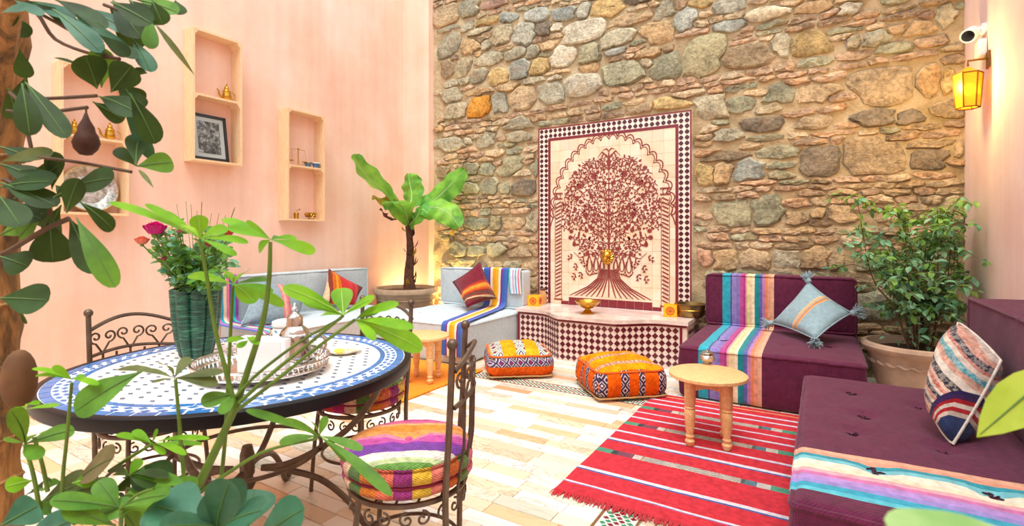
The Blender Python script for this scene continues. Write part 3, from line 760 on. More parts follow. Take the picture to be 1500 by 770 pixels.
# far plum sofa: x -1.0..0.27, y 4.27..5.68
fW,fD=1.27,1.42; fx,fy=-.365,4.28+fD/2
M['plum_far']=cloth('plum_cotton_with_woven_stripes_across_width',PLUM,0,(-.845-fx,-.385-fx),even(WV,WW),var=.2)
sf=sofa('floor_sofa','plum floor sofa against the stone wall with the tasselled blue pillow on it',fW,fD,.42,.50,.25,M['plum_far'],M['plum_far'],[(-.35,-.3),(.1,-.3),(.42,-.15),(-.12,.05)],'plum floor sofas',M['plum_tuft'])
place(sf,(fx,fy,0))
# right plum sofa along the right wall (rotated so the back is at +x)
rW,rD=1.86,1.13; rx,ry=XR-.015-rD/2,1.95+rW/2
# local x runs along -y(world)?  rotate -90: local +y -> world +x, local +x -> world -y
sA,sB=ry-2.46,ry-2.06   # local x of stripe band
M['plum_near']=cloth('plum_cotton_with_woven_stripes_across_seat',PLUM,0,(sA,sB),even(['f6b898','f2a88c','2f9fb0','7fd0dc','fdf6e0','fbf0cf','f6b8c0','dc80b8','bf9ae0','a296dc','38b0cc','62cfe0'],[1,.7,.8,.9,1.4,1.1,.9,.8,1.2,.9,1.1,.9]),var=.2)
sr=sofa('floor_sofa','plum floor sofa along the pink right wall, nearest one with woven bands over its seat',rW,rD,.42,.53,.33,M['plum_near'],M['plum_near'],[(-.58,-.33),(-.45,-.05),(-.15,-.3),(.18,-.05),(.12,-.36),(.52,-.30),(.55,.02)],'plum floor sofas',M['plum_tuft'])
place(sr,(rx,ry,0),-PI/2)
# pale daybeds
M['pale']=cloth('pale_blue_linen','c6d5dc',var=.08); M['pale_tuft']=cloth('pale_thread','8b9aa3')
d1=sofa('daybed','pale blue daybed against the stone wall left of the tiled bench',1.27,1.42,.42,.47,.22,M['pale'],M['pale'],[(-.3,-.3),(.2,-.1)],'pale blue daybeds',M['pale_tuft'])
place(d1,(-3.72,4.13+.71,0))
d2=sofa('daybed','pale blue daybed along the pink left wall behind the round table',1.81,.965,.42,.47,.22,M['pale'],M['pale'],[(-.5,-.15),(.1,-.15),(.6,-.15)],'pale blue daybeds',M['pale_tuft'])
place(d2,(XL+.015+.4825,2.95+.905,0),PI/2)
# striped throw over the far daybed (back, seat, front edge)
def throw(name,label,path,wd,m,th=.006,grp=None,wdir=(1,0,0),org=(0,0,0),w1=None):
    b=MB(); P=cat(path,8); L=len(P); n=14
    for side in (0,1):
        for i,p in enumerate(P):
            t=(P[min(i+1,L-1)]-P[max(i-1,0)]).normalized(); nr=V(wdir).cross(t).normalized()
            for k in range(n+1):
                u=(k/n-.5)*(wd+((w1 or wd)-wd)*min(1,i/L*1.6)); q=p+V(wdir)*u+nr*(th*side+.003*noise.noise(V((u*9,i*.3,1)))); b.v.append(tuple(q))
    S=L*(n+1)
    for side in (0,1):
        for i in range(L-1):
            for k in range(n):
                a=side*S+i*(n+1)+k; b.f.append((a,a+1,a+n+2,a+n+1)); b.m.append(0)
    for i in range(L-1):
        for k in (0,n): a=i*(n+1)+k; b.f.append((a,a+n+1,a+n+1+S,a+S)); b.m.append(0)
    for i in (0,L-1):
        for k in range(n): a=i*(n+1)+k; b.f.append((a,a+1,a+1+S,a+S)); b.m.append(0)
    o=b.build(name,m,org=org,fix=False); o.location=org; me=o.data; uv=me.uv_layers.new(name='UVMap')
    for lp in me.loops: i_=lp.vertex_index%S; uv.data[lp.index].uv=((i_%(n+1))/n,i_//(n+1)/L)
    tag(o,label,'throw',grp); return o
TH=['3f66b8','3f66b8','7c2f86','f3ead0','f0a81e','f6b424','f3ead0','7c2f86','3f66b8','4a6fc2']
M['throw1']=cloth('blue_purple_orange_stripes',None,'uv',(-.001,1.001),even(TH,[1.2,.6,.6,.8,1.2,1,.8,.6,1,.8]),var=.06)
dx=-3.46
throw('striped_throw','blue, purple and yellow striped throw down the back and seat of the far daybed',[(dx,5.50,.915),(dx,5.335,.925),(dx,5.305,.86),(dx,5.295,.6),(dx+.0,5.27,.475),(dx+.05,5.1,.452),(dx+.15,4.7,.452),(dx+.24,4.25,.442),(dx+.26,4.12,.435),(dx+.265,4.085,.38),(dx+.265,4.08,.25),(dx+.265,4.085,.1)],.38,M['throw1'],w1=.27,wdir=(1,0,0),org=(dx,4.7,.45))
T2=['3aa8c4','bfe0ea','e8f2f4','c7a9d8','d8ecf2','55b8d8','e8f2f4','e06a9c','f0e6c8']
M['throw2']=cloth('pale_rainbow_stripes',None,'uv',(-.001,1.001),even(T2),var=.06)
throw('striped_throw','short pale rainbow throw hooked over the right top corner of the far daybed',[(-3.19,5.50,.918),(-3.19,5.335,.925),(-3.19,5.305,.87),(-3.185,5.298,.75),(-3.17,5.298,.62)],.17,M['throw2'],org=(-3.19,5.3,.8))
T3=['4a6ac0','c06aa8','3aa0b8','e8d8b8','e87a9c','4a4aa0','3ab8b0','9a4aa8']
M['throw3']=cloth('teal_pink_blue_stripes',None,'uv',(-.001,1.001),even(T3),var=.06)
ty=onx(330,400,-5.1).y
throw('striped_throw','blue, pink and teal striped throw on the left-wall daybed just behind the green vase',[(-5.25,ty,.915),(-5.12,ty,.925),(-5.085,ty,.86),(-5.075,ty,.6),(-5.06,ty,.475),(-4.9,ty,.452),(-4.5,ty,.452),(-4.32,ty,.44),(-4.285,ty,.38),(-4.28,ty,.12)],.24,M['throw3'],wdir=(0,1,0),org=(-4.9,ty,.45))
# ================================================================ PILLOWS
def pillow(name,label,c00,c10,c11,c01,th,m,grp=None,flip=False,n=14,pipe=None,tass=None,pinch=.07):
    """corners: bottom-left, bottom-right, top-right, top-left as seen"""
    c=[V(q) for q in (c00,c10,c11,c01)]; cen=sum(c,V())/4
    nr=((c[1]-c[0])+(c[2]-c[3])).cross((c[3]-c[0])+(c[2]-c[1])).normalized()
    if nr.dot(O3-cen)<0: nr=-nr
    # local frame so that stripes follow object coordinates
    ux=((c[1]-c[0])+(c[2]-c[3])).normalized(); uy=nr.cross(ux).normalized()
    if uy.dot(c[3]-c[0])<0: uy=-uy
    nz_=ux.cross(uy); Mx=Matrix((ux,uy,nz_)).transposed().to_4x4(); Mx.translation=cen; inv=Mx.inverted()
    lc=[inv@q for q in c]; s_=1 if nz_.dot(nr)>0 else -1
    b=MB(); idx={}
    for side in (1,-1):
        for j in range(n+1):
            for i in range(n+1):
                u,v=-1+2*i/n,-1+2*j/n
                if side==-1 and (i in (0,n) or j in (0,n)): idx[(side,i,j)]=idx[(1,i,j)]; continue
                uu=u*(1-pinch*(1-v*v)); vv=v*(1-pinch*(1-u*u)); a,d=(uu+1)/2,(vv+1)/2
                p=lc[0]*(1-a)*(1-d)+lc[1]*a*(1-d)+lc[2]*a*d+lc[3]*(1-a)*d
                h=th/2*((1-u*u)*(1-v*v))**.42*side*s_
                p=p+V((0,0,h))+noise.noise_vector(p*9+cen)*.010*(1-max(abs(u),abs(v))**4)
                idx[(side,i,j)]=len(b.v); b.v.append(tuple(p))
        for j in range(n):
            for i in range(n):
                q=(idx[(side,i,j)],idx[(side,i+1,j)],idx[(side,i+1,j+1)],idx[(side,i,j+1)]); b.f.append(q if side==1 else q[::-1]); b.m.append(0)
    t=thing(name,label,'pillow',(0,0,0),0,grp); t.matrix_world=Mx
    b.build('cover',m,t,angle=180)
    ring=[b.v[idx[(1,i,0)]] for i in range(n)]+[b.v[idx[(1,n,j)]] for j in range(n)]+[b.v[idx[(1,n-i,n)]] for i in range(n)]+[b.v[idx[(1,0,n-j)]] for j in range(n)]
    if pipe: bb=MB(); bb.tube(ring,.006,6,closed=True); bb.build('seam',pipe,t)
    if tass:
        for q in lc:
            bb=MB(); d=(q.normalized()+V((0,0,.2*s_))).normalized()
            bb.ball(q*1.04,.028,6)
            for k in range(60):
                dd=(d+V((R.uniform(-.7,.7),R.uniform(-.7,.7),R.uniform(-.7,.7)))).normalized(); L=R.uniform(.05,.095)
                bb.tube([q*1.04,q*1.04+dd*L*.6+V((0,0,.004)),q*1.04+dd*L],[.006,.0055,.004],4)
            bb.build('tassel',tass,t)
    return t
M['bluecl']=cloth('dusty_blue_cotton','9db8c2',var=.15)
def diag_pillow(name,base,axis,rng,stops,**k): return cloth(name,base,axis,rng,stops,**k)
M['p_blue']=cloth('blue_cotton_with_orange_double_line','9dbac4',1,(-.045,.02),even(['e9b27c','d9884e','9dbac4','e9b27c','efc79a'],[1,1,.6,1.2,1]),var=.12)
P=pillow('tasselled_pillow','dusty blue pillow with tasselled corners and a thin orange stripe on the far plum sofa',
  onz(1194,497,.49),V((.215,5.05,.68)),ony(1184,413,5.26),onz(1131,476,.50)+V((0,0,.02)),.15,M['p_blue'],pipe=M['bluecl'],tass=M['bluecl'])
M['p_maroon']=cloth('maroon_cloth_with_orange_bands','7e2435',1,(-.24,-.0),even(['6e3a2c','d9b48c','8a3a2e','5a4a3c','8a3028','c8501e','f08a2a','f0a23c','d85a24','a83428'],[1.0,.7,.9,.6,.9,.9,.9,.7,.7,.9]),var=.2)
pillow('striped_pillow','maroon pillow with orange and cream bands, leaning on the far daybed',
  onz(684,450,.50)+V((0,0,0)),onz(733,437,.56)+V((-.06,0,.0)),ony(703,384,5.22),ony(663,413,5.14),.16,M['p_maroon'],pipe=M['p_maroon'])
M['p_red']=cloth('red_and_orange_woven_stripes',None,0,(-.24,.24),even(['e8c8a0','8a3a2a','d86a1e','f0a41e','e86a1e','c83a22','d42a2c','e0303a','c8202c','e03a30','7a1a24'],[.5,.8,.8,.5,.8,.6,1.4,1.5,1,1,.7]),var=.2,wob=.02)
pillow('striped_pillow','red and orange striped pillow with a cream edge on the daybed by the left wall',
  onx(470,446,-4.86),onx(520,446,-4.86)+V((.0,.0,.0)),onx(531,421,-4.96),onx(482,394,-5.02),.14,M['p_red'],pipe=M['p_red'])
M['p_grey']=cloth('grey_blue_cotton_with_pink_band','8fa5b0',(1,.0,.0),(.0,.09),even(['e08a88','eeb0a4','e08a88','d06a70']),var=.15)
pillow('tasselled_pillow','grey-blue pillow with a slanting pink band on the left-wall daybed behind the teapot',
  onx(352,478,-4.70),onx(436,472,-4.72),onx(452,422,-4.95),onx(376,408,-4.98),.17,M['p_grey'],pipe=M['bluecl'])
def rag_patch(n,co,xyz,t,c):
    f=n.noise(co,60,3,.7); sp=n.ramp(f,[(.44,(0,0,0)),(.52,(1,1,1))])
    c=n.mix(n.math('MULTIPLY',sp,.35),c,'f4e4d4'); rim=n.math('GREATER_THAN',xyz[0],.118)
    r2=n.ramp(n.math('DIVIDE',n.math('SUBTRACT',xyz[0],.118),.07),even(['35285c','4a2a60','c0242c','f2e6d6','c8303a','f0e0cc','3a4a78']),True)
    return n.mix(rim,c,r2)
cols=['33384f','e8a08a','f4ded0','c8907a','efc8b4','2f4668','f6ead8','d8705a','f0d0bc','574a48','f2e4d4','e09a80','384058','f4e0cc','d87868','efc0a8','3a3a44','f6ecdc','e8a890','4fb0c0','f0d8c8','c86858']
M['p_rag']=cloth('rag_woven_stripes',None,(.1,.99,0),(-.27,.27),even([R.choice(cols) if False else cols[i%len(cols)] for i in range(30)],[R.uniform(.4,1.2) for _ in range(30)]),var=.3,patch=rag_patch,wob=.03)
M['p_rim']=cloth('navy_red_white_stripes',None,2,(-.1,.1),even(['3a2c60','c02c34','f0e8dc','d04a40','3a2c60']),var=.2)
rp=pillow('woven_pillow','plump rag-woven pillow in pink, cream and navy leaning on the right sofa back',
  onl(1366,606,depth((.42,2.95,.56))),onz(1396,650,.445),onl(1466,528,depth((.66,2.92,.70))),onl(1404,472,depth((.62,3.22,.84))),.26,M['p_rag'],pipe=M['p_rim'],pinch=-.05)
# ================================================================ POUFS
M['orange_trim']=cloth('orange_braid','e0641a')
def ikat(n,u,v,ku,kv,cols):
    a=n.math('ABSOLUTE',n.math('SUBTRACT',n.math('FRACT',n.math('MULTIPLY',u,ku)),.5)); b_=n.math('ABSOLUTE',n.math('SUBTRACT',n.math('FRACT',n.math('MULTIPLY',v,kv)),.5))
    f=n.math('ADD',a,b_); return n.ramp(f,cols,True)
def pouf_mat(name,top,kind):
    n=NT(name); co=n.coord(); x,y,z=n.sep(co); nz_=n.node('ShaderNodeNewGeometry')
    n.b.inputs['Roughness'].default_value=.95; n.b.inputs['Specular IOR Level'].default_value=.1
    v=n.math('ADD',y,z)
    pat=ikat(n,n.math('ADD',x,0),v,13,11,[(0,'e8dcd2'),(.14,'5a2a48'),(.30,'ece0d4'),(.42,'402844'),(.56,'2f7a74'),(.68,'f0e4d6'),(.8,'6a2f52')])
    if kind=='bands':     # dark figured bands running over the top and down the sides
        on=n.sep(n.coord('Normal')); fx_=n.math('MULTIPLY',n.math('GREATER_THAN',n.math('ABSOLUTE',on[0]),.6),0.0 if top else 1.0)
        ux_=n.math('ADD',n.math('MULTIPLY',x,n.math('SUBTRACT',1.0,fx_)),n.math('MULTIPLY',y,fx_)); pat=ikat(n,ux_,z,13,11,[(0,'e8dcd2'),(.14,'5a2a48'),(.30,'d8c8cc'),(.42,'402844'),(.56,'54506a'),(.68,'e0d0cc'),(.8,'5a2a48')])
        t=n.math('DIVIDE',n.math('ADD',ux_,.32),.64)
        O='f58a10' if top else 'ea560c'; Y='fbb010' if top else 'f46a0c'
        m1=n.ramp(t,even([(0,0,0),(1,1,1),(0,0,0),(1,1,1),(0,0,0),(1,1,1),(0,0,0),(1,1,1),(0,0,0)],[.4,.9,1.5,1.0,1.1,.7,1.6,1.0,.5]),True)
        base=n.ramp(n.noise(co,5,3),[(.35,O),(.65,Y)])
        if top:
            m1=n.math('MULTIPLY',m1,.0); t2=n.math('DIVIDE',n.math('ADD',y,.32),.64)
            m1=n.ramp(t2,even([(0,0,0),(1,1,1),(0,0,0),(1,1,1),(0,0,0),(.5,.5,.5),(0,0,0)],[.9,.45,1.1,.5,1.1,.3,1.2]),True)
            pat=n.mix(.55,pat,'f4b078')
        c=n.mix(m1,base,pat)
    else:
        if top:
            t=n.math('DIVIDE',n.math('ADD',x,.32),.64)
            m1=n.ramp(t,even([(0,0,0),(1,1,1),(0,0,0),(1,1,1),(0,0,0),(1,1,1),(0,0,0)],[.5,1.0,1.3,.9,1.3,1.0,.5]),True)
            base=n.ramp(n.noise(co,5,3),[(.35,'f5a313'),(.65,'fcc02a')])
            pat=ikat(n,x,y,10.5,7.5,[(0,'7a2f78'),(.12,'5a3a80'),(.24,'e8a820'),(.34,'f0e8e0'),(.5,'3a8a98'),(.6,'f0e6dc'),(.74,'584070'),(.86,'f2eadc')])
            c=n.mix(m1,base,pat)
        else:
            t=n.math('DIVIDE',z,.24); band=n.math('MULTIPLY',n.math('GREATER_THAN',t,.50),n.math('LESS_THAN',t,.88))
            pat=ikat(n,n.math('ADD',x,y),z,11,9.5,[(0,'c0304a'),(.1,'6a3a70'),(.26,'cfc4d0'),(.38,'54486a'),(.56,'d8ccd4'),(.66,'6a5a48'),(.82,'b8a8b8')])
            base=n.ramp(t,[(0,'ee5418'),(.88,'f5761c'),(.92,'fab024')])
            c=n.mix(band,base,pat)
    vv=n.ramp(n.noise(co,40,3),[(.3,(.8,)*3),(.7,(1,1,1))]); c=n.mix(1.0,c,vv,'MULTIPLY'); n.base(c); weave(n,co,150,.6); return n.m
def pouf(label,kind,loc,rz,S,H):
    t=thing('pouf',label,'pouf',loc,rz,'orange kilim poufs')
    b=MB(); b.rbox(0,0,H/2+.004,S-.02,S-.02,H,.075,.035,puff=(.06,0),nz=.016,side=.022,topmi=1,dim=[(0,0,.02,.05)])
    b.build('cover',[pouf_mat('pouf_side_'+kind,False,kind),pouf_mat('pouf_top_'+kind,True,kind)],t,angle=180)
    b=MB(); piping(b,-S/2+.014,S/2-.014,-S/2+.014,S/2-.014,H-.022,.009,.07); b.build('top_seam',M['orange_trim'],t)
    b=MB(); piping(b,-S/2+.004,S/2-.004,-S/2+.004,S/2-.004,.028,.008,.05); b.build('bottom_seam',simple('tan_cord_'+kind,'b08a58',.9),t)
    return t
pouf('square orange pouf with dark woven bands, in front of the tiled bench','bands',(-1.475,4.19,0),rad(42),.60,.25)
pouf('square yellow-orange pouf with a patterned side band, left one by the bench','diamonds',(-2.53,4.27,0),rad(38),.60,.23)
# ================================================================ RUGS
rug_c=['d8323e','d8323e','e8e0ea','d8323e','3f66a8','e6f0f4','3a5ea0','d8323e','3b4a48','efe6d8','d8323e','e8e0ea','5a6aa8','d8323e','e8e0ea','d8323e','5a5a58','efe6d8','d8323e','e6dcea','6070a8','d8323e','f0e4ea','4a68a8','d8323e','e9dfe8','f0b070','d8323e']
def rug_mat():
    n=NT('red_kilim'); co=n.coord(); x,y,z=n.sep(co); n.b.inputs['Roughness'].default_value=.95; n.b.inputs['Specular IOR Level'].default_value=.1
    yy=n.math('ADD',y,n.math('MULTIPLY',n.math('SUBTRACT',n.noise(co,2.2,2),.5),.02))
    t=n.math('DIVIDE',yy,1.93)
    RD,WH,BL='d63c48','ecdfe8','456aa6'
    seq=[]  # (position, colour)
    def st(p,w,c): seq.append((p-w/2,p+w/2,c))
    lines=[(.055,'w'),(.155,'b'),(.30,'P'),(.40,'b'),(.475,'w'),(.565,'P'),(.635,'w'),(.70,'w'),(.765,'P'),(.83,'w'),(.885,'w'),(.94,'o')]
    out=[(0,RD)]; pm=[(0,(0,0,0))]
    for p,k in lines:
        if k=='w': out+=[(p-.007,'8a8ac0'),(p-.004,WH),(p+.006,RD)]
        elif k=='b': out+=[(p-.015,BL),(p-.007,WH),(p+.007,RD)]
        elif k=='P': pm+=[(p-.016,(1,1,1)),(p+.016,(0,0,0))]
        else: out+=[(p-.006,'f2a070'),(p+.008,RD)]
    c=n.ramp(t,out,True); m=n.ramp(t,pm,True)
    blk=n.math('FRACT',n.math('MULTIPLY',x,2.1)); bc=n.ramp(blk,[(0,'4a9a7c'),(.2,'2c3c40'),(.28,'7c3c58'),(.48,'d8ccc4'),(.58,'a88a4a'),(.64,'33423f'),(.74,'2f6f86'),(.86,'cfc8c0')],True)
    zz=n.math('ABSOLUTE',n.math('SUBTRACT',n.math('FRACT',n.math('MULTIPLY',x,9)),.5)); d=n.math('FRACT',n.math('ADD',n.math('MULTIPLY',zz,3),n.math('MULTIPLY',y,34)))
    dk=n.ramp(d,[(0,'efe6da'),(.3,'2c3c3a'),(.5,'efe6da'),(.75,'3a4a40')],True)
    pc=n.mix(n.math('MULTIPLY',n.ramp(n.math('FRACT',n.math('MULTIPLY',x,1.05)),[(0,(.35,.35,.35)),(.3,(1,1,1)),(.85,(.5,.5,.5))],True),.9),bc,dk)
    c=n.mix(m,c,pc); vv=n.ramp(n.noise(co,35,4),[(.3,(.84,)*3),(.7,(1,1,1))]); c=n.mix(1.0,c,vv,'MULTIPLY'); n.base(c); weave(n,co,260,.5); return n.m
rx0,rx1,ry0,ry1=-1.175,.12,2.36,4.24
b=MB(); nx_,ny_=40,60
for k in (1,0):
    for j in range(ny_+1):
        for i in range(nx_+1):
            x=(rx1-rx0)*i/nx_; y=(ry1-ry0)*j/ny_; e=.012*noise.noise(V((0,y*3,5)))*(1 if i==0 else 0)
            b.v.append((x+e,y+(.010*noise.noise(V((x*5,0,2))) if j==0 else 0),.002+.008*k+ (.003*abs(noise.noise(V((x*3,y*6,0)))) if k else 0)))
S=(nx_+1)*(ny_+1)
for k in (0,1):
    for j in range(ny_):
        for i in range(nx_):
            a=k*S+j*(nx_+1)+i; b.f.append((a,a+1,a+nx_+2,a+nx_+1)); b.m.append(0)
for j in range(ny_):
    for i in (0,nx_): a=j*(nx_+1)+i; b.f.append((a,a+nx_+1,a+nx_+1+S,a+S)); b.m.append(0)
for i in range(nx_):
    for j in (0,ny_): a=j*(nx_+1)+i; b.f.append((a,a+1,a+1+S,a+S)); b.m.append(0)
rt_=thing('kilim_rug','red striped kilim with fringed near edge under the small wooden stool table','rug',(rx0,ry0,0))
b.build('woven_field',rug_mat(),rt_,angle=60)
b=MB()
for k in range(260):
    x=(rx1-rx0)*(k+.5)/260; L=R.uniform(.03,.065); dx_=R.uniform(-.015,.015)
    b.tube([(x,.004,.008),(x+dx_*.5,-L*.5,.010),(x+dx_,-L,.005)],[.0035,.003,.002],4)
o=b.build('fringe',cloth('red_fringe','c82c38'),rt_); o['kind']='stuff'
M['orug']=cloth('flat_orange_wool','f8940e',var=.1)
b=MB(); b.rbox(-3.52,3.54,.008,1.40,1.13,.012,.005,.06,nz=.002)
o=b.build('orange_rug',M['orug'],org=(-3.52,3.6,0)); o.location=(-3.52,3.6,0); tag(o,'plain orange flat-woven rug under the low wooden table by the daybeds','rug')
# ================================================================ ROUND MOSAIC TABLE
TZ=.76; TC=V((-2.128,1.292,0)); TR=.69
tb=thing('round_table','large round table with blue and white mosaic top on curved iron legs','table',TC)
b=MB(); b.lathe([(.0,TZ-.03),(TR-.02,TZ-.03),(TR-.02,TZ-.002),(0,TZ-.002)],72,cap=False); b.build('mosaic_bed',simple('white_mosaic','f1f2f0',.22,0,.05,40,.15,90,.001),tb)
b=MB(); b.lathe([(TR-.022,TZ-.045),(TR,TZ-.045),(TR+.004,TZ-.040),(TR+.004,TZ-.003),(TR-.001,TZ+.001),(TR-.022,TZ+.001),(TR-.022,TZ-.045)],96,cap=False); b.build('iron_rim',M['black_iron'],tb)
M['blue']=simple('blue_glaze','2f74b8',.2,0,.3,14); M['blue2']=simple('pale_blue_glaze','6f9fd0',.2,0,.25,14); M['navy']=simple('slate_glaze','5a6a80',.25,0,.3,30)
def sect(b,r0,r1,a0,a1,z0=TZ-.003,z1=TZ,n=3,off=0):
    A=[a0+(a1-a0)*i/n for i in range(n+1)]
    P=[(r0*math.cos(a),r0*math.sin(a)) for a in A]+[(r1*math.cos(a),r1*math.sin(a)) for a in reversed(A)]
    b.prism(P,z0,z1,plane='xy')
b=MB(); N=54
for k in range(N): sect(b,TR-.058,TR-.026,2*PI*(k+.06)/N,2*PI*(k+.94)/N)
for k in range(N): sect(b,TR-.132,TR-.110,2*PI*(k+.04)/N,2*PI*(k+.96)/N)
o=b.build('blue_ring_tiles',M['blue'],tb,smooth=False,fix=False); o['kind']='stuff'
b=MB()
for row in range(2):
    r=TR-.071-row*.024; n_=74
    for k in range(n_):
        a=2*PI*(k+.5*(row%2))/n_; h=.010; w_=.017
        P=[((r+dr)*math.cos(a+da/r),(r+dr)*math.sin(a+da/r)) for dr,da in ((-h,0),(0,-w_),(h,0),(0,w_))]
        b.prism(P,TZ-.003,TZ,plane='xy')
o=b.build('blue_lozenge_tiles',M['blue'],tb,smooth=False,fix=False); o['kind']='stuff'
b=MB(); p_=.078
for i in range(-10,11):
    for j in range(-24,25):
        x=i*p_+(p_/2 if j%2 else 0); y=j*p_*.5
        if math.hypot(x,y)<TR-.15:
            P=[(x+.013,y),(x,y+.0085),(x-.013,y),(x,y-.0085)]; b.prism(P,TZ-.003,TZ,plane='xy')
o=b.build('small_lozenge_tiles',M['navy'],tb,smooth=False,fix=False); o['kind']='stuff'
for k in range(4):
    a=rad(38)+k*PI/2; ca,sa=math.cos(a),math.sin(a)
    pr=[(.56,.715),(.565,.66),(.53,.58),(.42,.45),(.28,.36),(.16,.31),(.06,.30)]
    low=[(.06,.30),(.14,.29),(.30,.24),(.42,.14),(.48,.05),(.51,.015),(.545,.012)]
    b=MB(); b.tube(cat([(r*ca,r*sa,z) for r,z in pr],5),.014,8); b.tube(cat([(r*ca,r*sa,z) for r,z in low],5),.014,8)
    b.ball((.545*ca,.545*sa,.018),.02,6); b.build('leg',M['iron'],tb)
b=MB(); b.lathe([(.0,.20),(.02,.205),(.035,.235),(.022,.265),(.03,.28),(.03,.36),(.02,.40),(0,.405)],14,cap=False); b.ball((0,0,.185),.028,8); b.build('hub',M['iron'],tb)
b=MB(); b.tube([(.56*math.cos(a),.56*math.sin(a),.705) for a in [i*2*PI/60 for i in range(60)]],.012,6,closed=True); b.build('apron_ring',M['iron'],tb)
b=MB(); b.tube([(.30*math.cos(a),.30*math.sin(a),.372) for a in [i*2*PI/48 for i in range(48)]],.009,6,closed=True); b.build('stretcher_ring',M['iron'],tb)
# ================================================================ CHAIRS
def cush_mat():
    n=NT('rainbow_striped_cotton'); co=n.coord(); x,y,z=n.sep(co); n.b.inputs['Roughness'].default_value=.9; n.b.inputs['Specular IOR Level'].default_value=.1
    n.b.inputs['Sheen Weight'].default_value=.2
    t=n.math('DIVIDE',n.math('ADD',n.math('ADD',x,n.math('MULTIPLY',y,.12)),.235),.47)
    top=n.ramp(t,even(['6a9a48','c8d8a0','f0e8dc','7a3aa0','8a2fa8','d050a8','e88aa8','f0a050','e89028','f0b070','e06090','c82a8a','c82a8a'],[.9,.6,1,1.2,.5,1.3,.6,1,1.2,.7,.8,1.2,1]),True)
    ang=n.math('ARCTAN2',y,x); ta=n.math('FRACT',n.math('MULTIPLY_ADD',ang,1/(2*PI),1.0))
    side=n.ramp(ta,even(['d8602a','e8807a','7a8a3a','f0b090','d04a7a','7a3a98','e03a3a','c82a7a','f0c0a0','5a7a3a','d87a28','e8785a','a03a80','e8c040','f08a7a','d8702a','6a8a48','e87890','c83a8a','f0a040','6a3a90','e85a3a','f0b8a8','8a9a48']),True)
    nz_=n.sep(n.node('ShaderNodeNewGeometry').outputs['Normal'])[2]
    f=n.math('GREATER_THAN',z,.557)
    dd=n.ramp(n.node('ShaderNodeTexVoronoi').outputs['Distance'],[(0,(1,1,1)),(1,(1,1,1))])
    c=n.mix(f,side,top); vv=n.ramp(n.noise(co,45,3),[(.3,(.8,)*3),(.7,(1,1,1))]); c=n.mix(1.0,c,vv,'MULTIPLY'); n.base(c); weave(n,co,200,.6); return n.m
M['cush']=cush_mat(); M['cushbtn']=cloth('button_cloth','d85a90')
